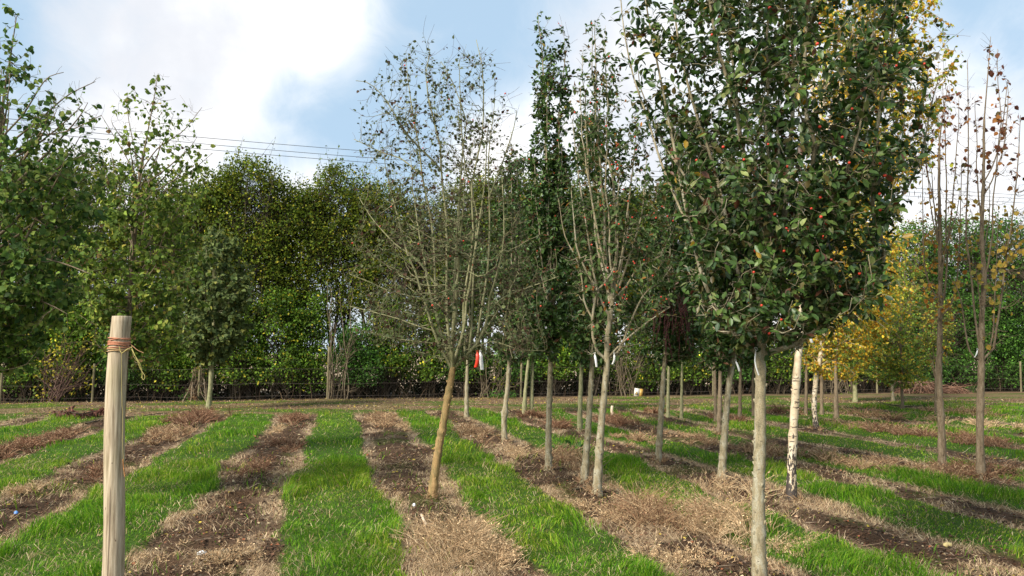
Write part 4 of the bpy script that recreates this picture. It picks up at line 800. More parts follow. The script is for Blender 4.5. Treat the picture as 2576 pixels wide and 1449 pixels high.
TOPS = [(-150, 380, 'outside'), (-20, 370, ''), (95, 365, ''), (210, 350, ''), (330, 395, ''), (440, 425, ''), (540, 445, ''), (635, 400, ''), (740, 452, ''), (860, 415, ''), (960, 445, ''), (1080, 500, ''), (1210, 440, ''), (1330, 440, ''),
        (1460, 470, ''), (1600, 480, ''), (1740, 500, ''), (1880, 520, ''), (2020, 540, ''), (2160, 560, ''), (2290, 560, ''), (2410, 540, ''), (2520, 550, ''), (2650, 540, '')]
HL = ['left-edge hedge tree, cut by the photo edge', 'hedge tree behind the big left pear, beside the photo edge', 'hedge tree with high dark crown left of the wooden post', 'tallest hedge tree above the crown of the left pear', 'hedge tree behind the tree behind the wooden post',
      'hedge tree right of the pear behind the post', 'hedge tree with low rounded top under the power cables, above the small pale pear', 'hedge tree with pointed olive top left of the sky gap', 'hedge tree with yellowish top over the gap of white sky',
      'hedge tree with wispy shoots reaching up to the power cables', 'hedge tree with crown just left of the leaning tree', 'hedge tree seen through the stems of the leaning tree', 'hedge tree seen through the right half of the leaning tree crown', 'hedge tree behind the tall narrow dark tree',
      'hedge tree behind the half-bare berry tree', 'hedge tree behind the tasselled tree', 'hedge tree behind the left side of the closest tree', 'hedge tree behind the closest trunk', 'hedge tree behind the near silver birch', 'hedge tree behind the golden autumn crowns',
      'hedge tree above the larger brush heap', 'deep green hedge tree between the two sparse trees on the right', 'deep green hedge tree right of the last sparse tree', 'hedge tree cut off by the right photo edge']
for i, (u, vt, _) in enumerate(TOPS):
    if i == 0: pass
    rr_ = np.random.default_rng(900+i); w = 104+24*rr_.random(); vt += -12+34*rr_.random(); left = u < 480; right = u > 2200
    bot = 900 if left else (900 if right else 790+40*rr_.random())
    env = [(bot, u-w*.35, u+w*.35), (bot-(60 if left or right else 150), u-w*(1.05 if left or right else .8), u+w*(1.05 if left or right else .8)), (vt+170, u-w*1.08, u+w*1.08), (vt+130, u-w, u+w), (vt+55, u-w*.75, u+w*.75), (vt+10, u-w*.32, u+w*.32)]
    hedge_tree(HL[i], u, 32.6+rr_.random()*.7-.3, env, (14000 if right else 10000) if left or right else 14000, 300+i, P_HD if right else P_H, stems=4+int(rr_.random()*3), wisps=26 if 'wispy' in HL[i] else 14, loose=not (left or right))
# shrubs along the foot
SH = [(-60, 800, P_HL, 'leafy shrub at the very left edge under the pear'), (70, 830, P_HL, 'shrub with yellow-flecked leaves left of the post'), (190, 810, P_HL, 'shrub with many yellow leaves just left of the wooden post'), (310, 850, P_HD, 'dark shrub hidden behind the wooden post'),
      (400, 840, P_HL, 'green shrub directly right of the twine on the post'), (480, 880, P_HL, 'low dark shrub left of the small pale pear trunk'), (600, 790, P_HL, 'green shrub right of the small pale pear trunk'), (700, 760, P_HL, 'shrub with bright leaves in front of the tan field gap'),
      (775, 770, P_HL, 'tall loose shrub with yellow leaves left of the thin fence post'), (905, 850, P_HD, 'ivy-dark shrub right of the bare brown stems'), (985, 790, P_HL, 'rounded bright green shrub left of the leaning trunk'), (1085, 820, P_HL, 'green shrub right behind the leaning trunk'),
      (1180, 900, P_HD, 'low shrub behind the red and white tags'), (1300, 880, P_HD, 'low tangled shrub behind the pale wavy trunk'), (1400, 850, P_HL, 'shrub with lime leaves behind the tall narrow tree trunk'), (1500, 840, P_HL, 'yellow-flecked shrub behind the half-bare berry tree trunk'),
      (1610, 850, P_HL, 'shrub overhanging the white and yellow sign'), (1730, 840, P_HL, 'shrub behind the distant straight pale stem'), (1850, 860, P_HD, 'shrub behind the leaning grey trunk'), (1960, 880, P_HL, 'shrub between the closest trunk and the birch'),
      (2080, 860, P_HD, 'shrub behind the distant small birch'), (2200, 850, P_HD, 'shrub left above the larger brush heap'), (2310, 800, P_HD, 'dense green shrub right behind the brush heaps'), (2420, 770, P_HD, 'dense green shrub left of the last sparse trunk'),
      (2520, 780, P_HD, 'dense green shrub right of the last sparse trunk'), (2640, 800, P_HD, 'dense shrub beyond the right photo edge')]
for i, (u, vt, pal, lab) in enumerate(SH):
    rr_ = np.random.default_rng(700+i); w = 62+14*rr_.random(); vb = 940+34*rr_.random(); vt -= 35
    if u > 2250: w = 78
    env = [(vb, u-w*.75, u+w*.75), (vb-40, u-w, u+w), ((vt+vb)/2, u-w*.95, u+w*.95), (vt+20, u-w*.6, u+w*.6), (vt, u-w*.3, u+w*.3)]
    hedge_tree(lab, u, 31.6+rr_.random()*.5, env, 4300 if u < 2250 else 6000, 500+i, pal, stems=6, size=.105, sr=.03, wisps=4, name='hedge_shrub', group=GS, cat='shrub', deep=.7, thin=.4, clump=.22)
# bare brown sucker stems and brambles
hedge_tree('bare brown multi-stemmed bush in front of the sky gap, without leaves', 860, 31.0, [(990, 835, 890), (900, 815, 905), (800, 810, 905), (700, 820, 900)], 0, 811, stems=9, sr=.022, wisps=8, name='bare_bush', group=None, cat='bush', deep=.5, bark=M_TWIG, bare=True)
hedge_tree('leafless tangle of brown brambles right of the red and white tags', 1235, 31.0, [(1000, 1190, 1300), (950, 1180, 1310), (900, 1190, 1300)], 260, 812, stems=16, sr=.015, wisps=6, name='bramble', group=None, cat='bramble', deep=.5, bark=M_TWIG, bare=True)
hedge_tree('leafless brown tangle behind the half-bare berry tree trunk', 1570, 31.1, [(1000, 1530, 1620), (920, 1520, 1630), (850, 1530, 1620)], 200, 813, stems=14, sr=.015, wisps=4, name='bramble', group=None, cat='bramble', deep=.5, bark=M_TWIG, bare=True)
hedge_tree('leafless twiggy tangle behind the golden autumn trees', 2110, 31.0, [(1000, 2060, 2170), (930, 2050, 2180), (880, 2070, 2160)], 100, 814, stems=18, sr=.015, wisps=4, name='bramble', group=None, cat='bramble', deep=.5, bark=M_TWIG, bare=True)
hedge_tree('brown stump-like column of dead ivy stems beside the small pale pear trunk', 497, 31.0, [(1000, 480, 512), (960, 478, 514), (925, 482, 510)], 200, 815, pal=[(.2, .12, .07, 1)], stems=16, sr=.03, wisps=0, name='ivy_column', group=None, cat='ivy', deep=.25, bark=M_BARKB, bare=True, clump=.12)
hedge_tree('brown shrubby twigs with yellow leaves low on the left under the pear', 130, 31.0, [(1000, 60, 200), (930, 50, 260), (850, 80, 240)], 700, 816, pal=[(.45, .38, .04, 2), (.1, .15, .03, 1)], stems=14, sr=.015, wisps=4, name='bramble', group=None, cat='bramble', deep=.5, bark=M_TWIGR, bare=True)
# undergrowth: leaves and dead stems coloured darker to stand for the hedge-foot shade
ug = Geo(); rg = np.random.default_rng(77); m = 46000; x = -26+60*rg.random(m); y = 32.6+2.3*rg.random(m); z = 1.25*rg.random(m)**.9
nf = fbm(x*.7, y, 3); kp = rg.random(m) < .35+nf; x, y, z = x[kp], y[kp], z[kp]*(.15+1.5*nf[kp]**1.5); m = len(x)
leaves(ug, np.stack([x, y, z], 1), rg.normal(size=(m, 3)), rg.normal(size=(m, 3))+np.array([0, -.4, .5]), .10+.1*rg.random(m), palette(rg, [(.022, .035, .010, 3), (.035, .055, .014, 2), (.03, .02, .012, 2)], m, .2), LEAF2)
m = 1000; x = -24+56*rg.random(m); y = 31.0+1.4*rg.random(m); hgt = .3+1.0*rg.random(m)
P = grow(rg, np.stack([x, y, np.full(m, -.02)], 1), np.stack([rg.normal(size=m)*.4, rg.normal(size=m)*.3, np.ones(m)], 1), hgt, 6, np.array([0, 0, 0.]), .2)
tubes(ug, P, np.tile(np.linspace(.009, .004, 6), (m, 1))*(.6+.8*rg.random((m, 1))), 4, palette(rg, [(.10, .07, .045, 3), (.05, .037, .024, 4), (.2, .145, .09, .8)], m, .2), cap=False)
tag(ug.build('undergrowth', M_DRY), 'undergrowth and dead stems at the foot of the hedge, its shade put into their colour', 'undergrowth', kind='stuff')
# small green plants at the hedge foot
def low_plant(label, u, v, w, h, n, seed, pal=P_HD, size=.09):
    rg = np.random.default_rng(seed); b_ = gp(u, v); root = empty('low_plant', (b_[0], b_[1], 0)); tag(root, label, 'plant', None)
    st = Geo(); k = 14; P = grow(rg, np.stack([rg.normal(size=k)*w*.2, rg.normal(size=k)*w*.2, np.zeros(k)], 1), np.stack([rg.normal(size=k)*.7, rg.normal(size=k)*.7, np.ones(k)], 1), np.full(k, h), 5, np.array([0, 0, -.2]), .1)
    tubes(st, P, np.tile(np.linspace(.006, .002, 5), (k, 1)), 4, (1, 1, 1)); st.build('stems', M_TWIG, root)
    pp, tt, r_, s_ = pick(rg, P, np.ones(P.shape[:2]), n, .2, 1); lg = Geo(); leaves(lg, pp+rg.normal(size=(n, 3))*np.array([w*.25, w*.25, h*.18]), rg.normal(size=(n, 3)), rg.normal(size=(n, 3))*.5+np.array([0, -.3, 1]), size*(.6+.6*rg.random(n)), palette(rg, pal, n), LEAF6); lg.build('foliage', M_MATT, root)
low_plant('bushy low green plant at the hedge foot just left of the wooden post', 170, 1008, .8, .55, 420, 1)
low_plant('small low green plant at the hedge foot near the left edge', 88, 1010, .7, .22, 200, 2)
low_plant('small dark plant at the foot of the ivy column', 487, 1008, .6, .4, 260, 3)
low_plant('dock-like green plant between the row trunks in the grass', 1425, 1140, .35, .12, 60, 4, [(.06, .14, .03, 1)], .16)
low_plant('green weed clump at the hedge foot right of the red and white tags', 1265, 1002, 1.0, .3, 260, 5)
low_plant('bluish-green weed at the hedge foot right of the second brush heap', 2440, 988, .6, .3, 160, 6)

# ------------------------------------------------------------------ post with twine
def lathe_post(label, name, bu, bv, tu, tv, r0, r1, matl, D=None, wob=.02, group=None, cat='post', chips=0):
    F = Frame(bu, bv); root = empty(name, F.base); tag(root, label, cat, group); rg = np.random.default_rng(int(bu)); n = 60; a_ = F.loc(bu, bv); a_[2] = -.08; b_ = F.loc(tu, tv)
    t = np.linspace(0, 1, n)[:, None]; C = a_*(1-t)+b_*t; C[:, 0] += r0*.35*np.sin(t[:, 0]*5.5+.4)*1.0; C[:, 0] -= (r0*.35*np.sin(.4))*(1-t[:, 0]); R = (r0+(r1-r0)*t[:, 0])*(1+wob*np.cumsum(rg.normal(size=n))*.12)
    sd = 40; ang = np.arange(sd)*2*math.pi/sd; V = []
    for i in range(n):
        rr = R[i]*(1+.012*np.sin(3*ang+1)+.01*np.sin(7*ang+i*.03)); cr = np.exp(-((ang-4.55)/.05)**2)*.10*(1 if (i/n) < .62 else .0)+np.exp(-((ang-5.25)/.045)**2)*.05*(1 if .3 < (i/n) < .5 else 0)+np.exp(-((ang-4.1)/.04)**2)*.04*(1 if (i/n) > .3 else 0)
        rr = rr*(1-cr); V.append(np.stack([C[i, 0]+rr*np.cos(ang), C[i, 1]+rr*np.sin(ang), np.full(sd, C[i, 2])], 1))
    # slightly rounded, sawn end
    V.append(np.stack([C[-1, 0]+R[-1]*.95*np.cos(ang), C[-1, 1]+R[-1]*.95*np.sin(ang), np.full(sd, C[-1, 2]+.004)], 1)); V = np.concatenate(V+[np.array([[C[-1, 0], C[-1, 1], C[-1, 2]+.002]])])
    j = np.arange(sd); i = np.arange(n)[:, None]; A = i*sd+j; B = i*sd+(j+1) % sd
    T = np.concatenate([np.stack([A, B, B+sd], -1).reshape(-1, 3), np.stack([A, B+sd, A+sd], -1).reshape(-1, 3), np.stack([n*sd+j, n*sd+(j+1) % sd, np.full(sd, (n+1)*sd)], 1)])
    g = Geo(); g.add(F.world(V), T, (1, 1, 1)); g.build('shaft', matl, root, smooth=False)
    return root, F, C, R
def wood_mat(name, stops, green=.5):
    m, n, l = mat(name); tcn = n.new('ShaderNodeTexCoord')
    def noise(sc, det=5, ro=.6):
        mp = n.new('ShaderNodeMapping'); l.new(tcn.outputs['Object'], mp.inputs[0]); mp.inputs['Scale'].default_value = sc
        q = n.new('ShaderNodeTexNoise'); q.inputs['Scale'].default_value = 1; q.inputs['Detail'].default_value = det; q.inputs['Roughness'].default_value = ro; l.new(mp.outputs[0], q.inputs['Vector']); return q.outputs['Fac']
    c = ramp(n, l, noise((70, 70, 3.5)), stops)
    mr = n.new('ShaderNodeMapRange'); l.new(noise((7, 7, 2.2), 4), mr.inputs['Value']); mr.inputs['From Min'].default_value = .5; mr.inputs['From Max'].default_value = .72; mr.inputs['To Max'].default_value = green
    mx = n.new('ShaderNodeMix'); mx.data_type = 'RGBA'; l.new(mr.outputs[0], mx.inputs[0]); l.new(c, mx.inputs[6]); mx.inputs[7].default_value = (.27, .25, .12, 1)
    mk = n.new('ShaderNodeMapRange'); l.new(noise((24, 24, 12), 2), mk.inputs['Value']); mk.inputs['From Min'].default_value = .71; mk.inputs['From Max'].default_value = .74
    mk2 = n.new('ShaderNodeMix'); mk2.data_type = 'RGBA'; l.new(mk.outputs[0], mk2.inputs[0]); l.new(mx.outputs[2], mk2.inputs[6]); mk2.inputs[7].default_value = (.13, .09, .06, 1)
    ck = n.new('ShaderNodeMapRange'); l.new(noise((55, 55, .9), 2, .4), ck.inputs['Value']); ck.inputs['From Min'].default_value = .665; ck.inputs['From Max'].default_value = .69; ck.inputs['To Max'].default_value = .8
    mk3 = n.new('ShaderNodeMix'); mk3.data_type = 'RGBA'; l.new(ck.outputs[0], mk3.inputs[0]); l.new(mk2.outputs[2], mk3.inputs[6]); mk3.inputs[7].default_value = (.09, .065, .045, 1)
    p = n.new('ShaderNodeBsdfPrincipled'); l.new(mk3.outputs[2], p.inputs['Base Color']); p.inputs['Roughness'].default_value = .85; p.inputs['Specular IOR Level'].default_value = .2
    b = n.new('ShaderNodeBump'); b.inputs['Strength'].default_value = .6; b.inputs['Distance'].default_value = .003; l.new(noise((90, 90, 4)), b.inputs['Height']); l.new(b.outputs[0], p.inputs['Normal'])
    o = n.new('ShaderNodeOutputMaterial'); l.new(p.outputs[0], o.inputs['Surface']); return m
M_WOOD = wood_mat('weathered_wood', [(.32, (.22, .165, .105)), (.5, (.40, .32, .22)), (.68, (.56, .47, .34))])
rp, Fp, C, R = lathe_post('round weathered wooden post with sawn top, nearest thing on the left', 'wooden_post', 270, 1598, 310, 797, .063, .056, M_WOOD)
# twine wraps
zt = [Fp.loc(307, v)[2] for v in (849, 884)]; rg = np.random.default_rng(9); tw = Geo(); OR = (.5, .22, .13); YE = (.42, .36, .13)
M_TW = leaf_mat('twine_fibre', .9, .05, .1)
def at_post(z):
    i = np.interp(z, C[:, 2], np.arange(len(C))); return np.array([np.interp(i, np.arange(len(C)), C[:, k]) for k in range(3)]), np.interp(i, np.arange(len(R)), R)
for k in range(9):
    z0 = zt[0]+(zt[1]-zt[0])*(k+.5)/9; tl = rg.normal()*.006; ph = rg.random()*6.28; n = 48; a_ = np.linspace(0, 2*math.pi, n+1); c, r = at_post(z0)
    P = np.stack([c[0]+(r*1.04+.004)*np.cos(a_), c[1]+(r*1.04+.004)*np.sin(a_), z0+tl*np.sin(a_+ph)+.002*np.sin(3*a_)], 1)
    tubes(tw, Fp.world(P), np.full(n+1, .0031), 6, OR if k < 7 else (.46, .30, .15), cap=False)
def strand(pts, r, c):
    P = resample([Fp.loc(u, v, dy) for u, v, dy in pts], 40); P[:, :2] += rg.normal(size=(40, 2))*.0008; tubes(tw, Fp.world(P), np.full(40, r), 6, c)
strand([(331, 878, -.03), (345, 905, -.05), (352, 925, -.05), (364, 945, -.05), (361, 956, -.05), (356, 948, -.05)], .002, YE)
strand([(330, 872, -.04), (340, 895, -.06), (352, 915, -.06), (357, 935, -.05), (358, 955, -.05)], .002, YE)
strand([(331, 868, -.03), (345, 880, -.05), (362, 888, -.05)], .002, (.4, .22, .12))
strand([(333, 884, -.01), (338, 900, -.02), (350, 912, -.03)], .002, (.3, .26, .12))
strand([(300, 872, -.066), (306, 888, -.068), (318, 880, -.066), (333, 873, -.04)], .003, (.45, .36, .14))
def onface(u, v, off=.006):
    L = Fp.loc(u, v); c, r = at_post(L[2]); x = np.clip(L[0]-c[0], -r*.98, r*.98); return (u, v, c[1]-math.sqrt(r*r-x*x)-off)
strand([onface(306, 886), onface(306, 950), onface(307, 1010), onface(309, 1060), onface(308, 1110), onface(311, 1160), onface(312, 1195)], .0017, (.42, .34, .14))
strand([onface(309, 1155), onface(311, 1175), onface(314, 1200)], .0035, (.42, .20, .08))
to = tw.build('twine', M_TW, None, smooth=True, loc=None); to.location = Fp.base; tag(to, 'orange and yellow twine wound round the top of the wooden post, ends dangling', 'twine')

# stakes and far posts
M_PALE = wood_mat('pale_wood', [(.3, (.45, .33, .22)), (.6, (.68, .56, .42))], .1)
lathe_post('short pale wooden stake standing in the middle rows', 'wooden_stake', 1540, 1055, 1541, 1021, .04, .036, M_PALE, cat='stake')
# wire fence in front of the hedge
fr_ = empty('wire_fence', (-20, 30.9, 0)); tag(fr_, 'old wire fence with slim wooden posts along the hedge foot', 'fence')
M_FP = wood_mat('fence_wood', [(.3, (.10, .085, .05)), (.6, (.21, .18, .10))], .5); M_WIRE = plain('rusty_wire', (.14, .11, .09), .6, .3)
def xat(u, Yw):
    d = FH*FPX+RT*(u-CX); return d[0]*Yw/d[1]
for u in (10, 240, 505, 827, 1310, 1790, 2200, 2560):
    g = Geo(); xx = xat(u, 30.9)+20; hh = 1.95 if u == 827 else 1.35; P = np.stack([np.full(8, xx)+np.linspace(0, .03, 8), np.zeros(8), np.linspace(-.05, hh, 8)], 1); tubes(g, P, np.full(8, .042), 8, (1, 1, 1)); g.build('post', M_FP, fr_)
for k, z in enumerate((.15, .6, 1.15)):
    g = Geo(); n = 160; xx = np.linspace(0, 56, n); P = np.stack([xx, np.full(n, -.04), z+.02*np.sin(xx*1.1+k)+.01*np.sin(xx*3)], 1); tubes(g, P, np.full(n, .003), 4, (1, 1, 1)); g.build('wire', M_WIRE, fr_)
g = Geo(); n = 520; xx = np.linspace(0, 56, n); Pm = np.zeros((n*2, 2, 3)); Pm[:n, 0] = np.stack([xx, np.full(n, -.04), np.full(n, .1)], 1); Pm[:n, 1] = Pm[:n, 0]+np.array([.9, 0, 1.02]); Pm[n:, 0] = Pm[:n, 0]; Pm[n:, 1] = Pm[:n, 0]+np.array([-.9, 0, 1.02])
tubes(g, Pm, np.full((n*2, 2), .0006), 3, (1, 1, 1), cap=False); g.build('netting', M_WIRE, fr_)

# hanging plastic tags
M_WT = plain('white_plastic', (.8, .8, .78), .4, .05); M_RT = plain('red_plastic', (.62, .045, .02), .35, .1)
def hang_tag(label, base, u0, v0, u1, v1, w, m_, bow=.0, dy=-.08, name='plastic_tag', group='plastic tags hanging from the trees', rg=np.random.default_rng(4)):
    F = Frame(*base); a_ = F.loc(u0, v0, dy); b_ = F.loc(u1, v1, dy); n = 12; t = np.linspace(0, 1, n)[:, None]; P = a_*(1-t)+b_*t; P[:, 0] += bow*np.sin(t[:, 0]*math.pi); P[:, 1] -= .015*np.sin(t[:, 0]*math.pi)
    W_ = w*np.concatenate([[.35, .5], np.ones(n-2)])/2; th = .0007
    V = np.concatenate([P+np.array([1, .25, 0])*W_[:, None], P-np.array([1, .25, 0])*W_[:, None], P+np.array([1, .25, 0])*W_[:, None]+[0, th, 0], P-np.array([1, .25, 0])*W_[:, None]+[0, th, 0]]); i = np.arange(n-1)
    T = np.concatenate([np.stack([i, i+1, i+n+1], 1), np.stack([i, i+n+1, i+n], 1), np.stack([i+2*n, i+3*n+1, i+2*n+1], 1), np.stack([i+2*n, i+3*n, i+3*n+1], 1), np.stack([i, i+2*n, i+2*n+1], 1), np.stack([i, i+2*n+1, i+1], 1), np.stack([i+n, i+n+1, i+3*n+1], 1), np.stack([i+n, i+3*n+1, i+3*n], 1)])
    g = Geo(); g.add(F.world(V-a_), T, (1, 1, 1)); k = 14; an = np.linspace(0, 2*math.pi, k); L = np.stack([.010*np.cos(an), .012*np.sin(an), .008+.010*np.sin(an)], 1); tubes(g, F.world(L), np.full(k, .0015), 4, (1, 1, 1))
    o = g.build(name, m_); o.location = F.base+F.world(a_); tag(o, label, 'tag', group)
hang_tag('long curved white plastic tag on the closest trunk', (1912, 1503), 1902, 880, 1909, 944, .011, M_WT, -.020, -.085)
hang_tag('red plastic tag beside the white one on the leaning tree', (1085, 1258), 1201, 885, 1197, 924, .042, M_RT, .012, -.55)
hang_tag('white plastic tag beside the red one on the leaning tree', (1085, 1258), 1208, 885, 1213, 930, .042, M_WT, 0, -.5)
hang_tag('white tag on the tree right of the red and white pair', (1270, 1115), 1292, 882, 1297, 903, .035, M_WT)
hang_tag('thin white tag on the trunk of the tall narrow dark tree', (1380, 1188), 1389, 872, 1387, 900, .022, M_WT, .01)
hang_tag('white tag left of the half-bare berry tree trunk', (1501, 1252), 1496, 890, 1501, 923, .028, M_WT)
hang_tag('greyish white tag right of the half-bare berry tree trunk', (1501, 1252), 1545, 890, 1541, 916, .024, M_WT, .01)
hang_tag('white tag dangling right of the leaning grey trunk', (1814, 1215), 1851, 908, 1860, 934, .028, M_WT)
hang_tag('white tag behind the low bough, on the near birch', (1990, 1268), 2031, 838, 2043, 862, .035, M_WT)
hang_tag('tiny white tag on the thin dark trunk right of the near birch', (2027, 1045), 2026, 898, 2024, 915, .05, M_WT)
hang_tag('white tag in the fork of the tall sparse tree on the right', (2468, 1210), 2459, 880, 2452, 899, .022, M_WT)

# sign at the hedge foot: white panel with a yellow band and a triangle warning mark
Fs = hfr(1603, 30.6); sr_ = empty('warning_sign', Fs.base); tag(sr_, 'battered white and yellow warning sign with a triangle at the hedge foot', 'sign')
M_SW = plain('sign_white', (.62, .60, .52), .5, .12, 8); M_SY = plain('sign_yellow', (.38, .23, .05), .5, .3, 8); M_SB = plain('sign_black', (.03, .03, .03), .5)
def panel(x0, x1, z0, z1, y, sk=0, m_=None, nm='panel', pts=None, par=None):
    g = Geo(); th = .012; q = pts or [(x0, z0), (x1, z0+sk), (x1, z1+sk), (x0, z1)]; k = len(q); V = [(a_, y, b_) for a_, b_ in q]+[(a_, y+th, b_) for a_, b_ in q]
    T = [(0, i, i+1) for i in range(1, k-1)]+[(k, k+i+1, k+i) for i in range(1, k-1)]
    for i in range(k): j_ = (i+1) % k; T += [(i, i+k, j_), (j_, i+k, j_+k)]
    g.add(Fs.world(np.array(V)), np.array(T), (1, 1, 1)); return g.build(nm, m_, par or sr_)
zs0, zs1 = Fs.loc(1603, 998)[2], Fs.loc(1603, 973)[2]
pn = panel(-.20, .04, zs0, zs1, 0, -.01, M_SW); panel(.045, .20, zs0-.01, zs1-.01, .004, 0, M_SY, 'yellow_panel')
tz = (zs0+zs1)/2-.02; panel(0, 0, 0, 0, -.008, 0, M_SB, 'triangle', [(-.17, tz-.08), (-.01, tz-.08), (-.09, tz+.08)], pn); panel(0, 0, 0, 0, -.014, 0, M_SY, 'triangle_fill', [(-.14, tz-.065), (-.04, tz-.065), (-.09, tz+.045)], pn)
g = Geo()
for xx in (-.12, .12): tubes(g, Fs.world(np.array([[xx, .03, -.05], [xx, .03, zs1*.6], [xx, .03, zs1]])), np.full(3, .02), 6, (1, 1, 1))
g.build('legs', M_FP, sr_); sr_.rotation_euler = (0, math.radians(6), 0); sr_.scale = (.85, .85, .85)

# brush heaps
def heap(label, u0, u1, vt, vb, seed, n):
    uc = (u0+u1)/2; F = hfr(uc, 30.3); root = empty('brush_heap', F.base); tag(root, label, 'brush heap'); rg = np.random.default_rng(seed); w = (u1-u0)/2*F.mpp; h = F.loc(uc, vt)[2]
    nu, nv = 40, 14; g = Geo(); an = np.arange(nu)*2*math.pi/nu; V = []
    for j in range(nv):
        t = j/(nv-1); r = math.cos(t*math.pi/2)**.8; z = math.sin(t*math.pi/2)*h*.86; k = 1+.12*np.sin(3*an+seed+t*3)+.06*np.sin(8*an+t*9); V.append(np.stack([w*.95*r*k*np.cos(an), w*.5*r*k*np.sin(an), z*np.ones(nu)-.02], 1))
    V = np.concatenate(V); j = np.arange(nu); i = np.arange(nv-1)[:, None]; A = i*nu+j; B = i*nu+(j+1) % nu; g.add(F.world(V), np.concatenate([np.stack([A, B, B+nu], -1).reshape(-1, 3), np.stack([A, B+nu, A+nu], -1).reshape(-1, 3)]), (.07, .045, .03)); g.build('core', M_DRY, root, smooth=True)
    g = Geo(); t = rg.random(n); az = rg.random(n)*6.28; r = np.cos(t*math.pi/2)**.8; st = np.stack([w*r*np.cos(az), w*.52*r*np.sin(az), np.sin(t*math.pi/2)*h*.9+.02], 1)
    dr = np.stack([np.cos(az)*.4+rg.normal(size=n)*.8, rg.normal(size=n)*.5, -.35+rg.normal(size=n)*.35], 1); P = grow(rg, st, dr, .25+.5*rg.random(n), 5, np.array([0, 0, -.7]), .12); P[:, :, 2] = np.maximum(P[:, :, 2], .02)
    tubes(g, F.world(P), np.tile([.010, .009, .008, .006, .004], (n, 1)), 4, palette(rg, [(.26, .14, .09, 3), (.18, .10, .07, 3), (.38, .25, .17, 1.5)], n, .2)); g.build('twigs', M_DRY, root)
heap('large heap of brown cut brushwood at the hedge foot', 2262, 2358, 958, 990, 3, 900)
heap('smaller heap of brown brushwood right of the large one', 2368, 2418, 972, 990, 4, 350)

# lying branches and scraps
def stick(label, name, pts, r0, r1, m_, cat='branch', forks=0, seed=1, dead=0, lift=.02):
    rg = np.random.default_rng(seed); W3 = []
    for q in pts: p_ = gp(q[0], q[1]); W3.append([p_[0], p_[1], float(gz(p_[:1], p_[1:2])[0])+r0+lift+(q[2] if len(q) > 2 else 0)])
    P = resample(W3, 24); b_ = P[0].copy(); P = P-b_; R = np.linspace(r0, r1, 24); g = Geo(); P[1:-1] += rg.normal(size=(22, 3))*r0*.3; tubes(g, P, R, 8, (1, 1, 1))
    if forks:
        q, tt, rr, ss = pick(rg, P[None], R[None], forks, .2, .9); FP = grow(rg, q, tt+rg.normal(size=(forks, 3))*np.array([.7, .7, .25]), .15+.35*rg.random(forks), 6, np.array([0, 0, -.1]), .12); tubes(g, FP, np.tile(np.linspace(r0*.5, r1*.4, 6), (forks, 1)), 5, (1, 1, 1))
    root = empty(name, b_); tag(root, label, cat); g.build('wood', m_, root, smooth=True)
    if dead:
        q, tt, rr, ss = pick(rg, np.concatenate([P[None, ::4], FP]), np.ones((1+forks, 6)), dead, .1, 1); lg = Geo(); leaves(lg, q+rg.normal(size=(dead, 3))*.03, rg.normal(size=(dead, 3))*.6+np.array([0, 0, -1.]), rg.normal(size=(dead, 3)), .09+.05*rg.random(dead), palette(rg, [(.20, .085, .06, 1), (.13, .06, .05, 1)], dead), LEAF6); lg.build('dead_leaves', M_MATT, root)
stick('grey fallen forked branch lying at the foot of the half-bare berry tree', 'fallen_branch', [(1440, 1246), (1478, 1232), (1512, 1208, .12)], .013, .005, M_TWIG, forks=5, seed=3)
stick('long fallen branch with rust-brown dead leaves, lying on the left rows', 'fallen_branch', [(290, 1052, .05), (250, 1048, .12), (200, 1058, .1), (150, 1050, .12), (100, 1056, .05)], .016, .006, M_BARKD, forks=16, seed=4, dead=300)
stick('pale bare fallen branch crossing behind the wooden post', 'fallen_branch', [(215, 1072), (260, 1062), (330, 1052), (370, 1050), (420, 1042)], .02, .008, M_TWIG, forks=6, seed=5)
stick('fallen branch with thin twigs near the autumn trees, right side', 'fallen_branch', [(2210, 1018), (2250, 1026), (2300, 1028), (2340, 1022)], .02, .008, M_BARKD, forks=14, seed=6)
stick('short pale stick on the soil below the leaning tree', 'stick', [(1060, 1311), (1073, 1333)], .012, .011, M_PALE, 'stick', seed=7)
stick('short brown stick half buried beside the lower hole, near the bottom left', 'stick', [(556, 1414), (604, 1408)], .018, .014, M_BARKB, 'stick', seed=8)
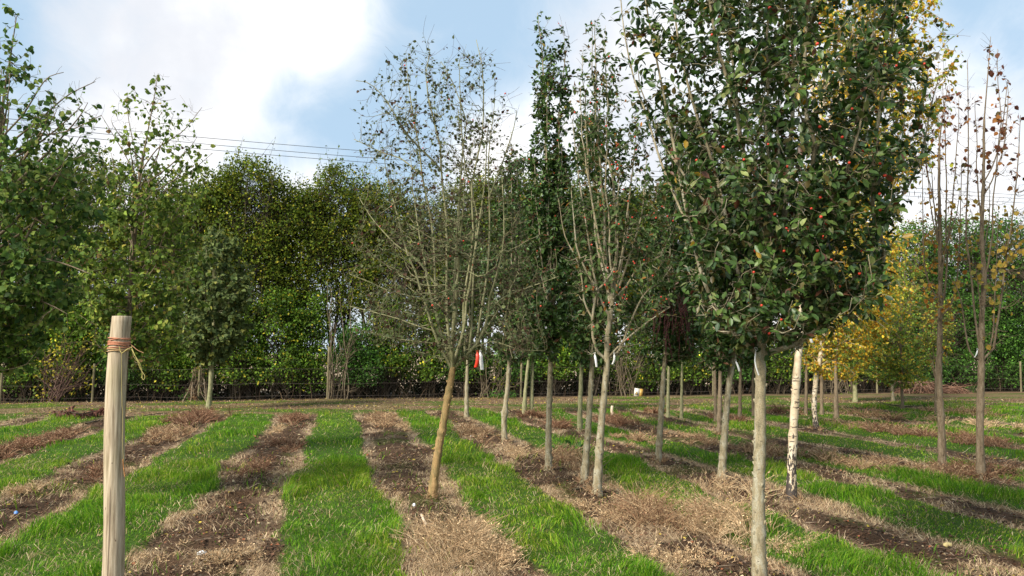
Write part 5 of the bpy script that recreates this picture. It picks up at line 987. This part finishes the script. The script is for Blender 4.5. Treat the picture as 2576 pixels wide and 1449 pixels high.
def scrap(label, u, v, w, m_, seed, name='scrap', cat='litter'):
    rg = np.random.default_rng(seed); p_ = gp(u, v); z = float(gz(p_[:1], p_[1:2])[0])+.03; n = 7; an = np.arange(n)*6.28/n
    top = np.stack([w*np.cos(an)*(.6+.5*rg.random(n)), w*.6*np.sin(an)*(.6+.5*rg.random(n)), .02*rg.random(n)+.006], 1); V = np.concatenate([top, top*np.array([.95, .95, 0])-np.array([0, 0, .004]), [[0, 0, .03]]])
    T = [(i, (i+1) % n, 2*n) for i in range(n)]+[(i, i+n, (i+1) % n) for i in range(n)]+[((i+1) % n, i+n, (i+1) % n+n) for i in range(n)]; g = Geo(); g.add(V, np.array(T), (1, 1, 1)); o = g.build(name, m_); o.location = (p_[0], p_[1], z-.012); tag(o, label, cat)
scrap('small blue plastic scrap on the soil near the left edge', 40, 1302, .025, plain('blue_plastic', (.1, .25, .6), .4), 1, 'plastic_scrap')
scrap('white crumpled paper scrap by the lower hole near the bottom left', 508, 1412, .05, M_WT, 2, 'paper_scrap')
scrap('white scrap on the soil below the leaning trunk', 1042, 1281, .022, M_WT, 3, 'paper_scrap')
scrap('white scrap in the weeds between the leaning tree and the wavy trunk', 1187, 1100, .05, M_WT, 4, 'plastic_scrap')
scrap('pink scrap on the soil at the right, among pale leaves', 2178, 1240, .03, plain('pink_plastic', (.7, .2, .25), .5), 5, 'plastic_scrap')
scrap('pale yellow curled leaf on the bare soil near the bottom right', 2383, 1380, .05, plain('yellow_leaf', (.6, .48, .2), .6, .2), 6, 'fallen_leaf', 'leaf')

# overhead power cables
M_CAB = plain('cable_black', (.02, .022, .025), .5)
for k, (v0, v1, v2, lab) in enumerate(((306, 386, 492, 'topmost of the three overhead power cables'), (318, 402, 500, 'middle one of the three overhead power cables'), (334, 414, 510, 'lowest of the three overhead power cables'))):
    a_ = CAM+pray(-200, v0-28)*(62/FPX); b_ = CAM+pray(2800, v2+14)*(95/FPX); mid = CAM+pray(1000, v1)*(75/FPX)
    # span with a natural sag through the middle point
    P = resample([a_, mid, b_], 60); g = Geo(); tubes(g, P-P[0], np.full(60, .022), 6, (1, 1, 1)); o = g.build('power_cable', M_CAB, None, smooth=True); o.location = P[0]; tag(o, lab, 'cable', 'overhead power cables')
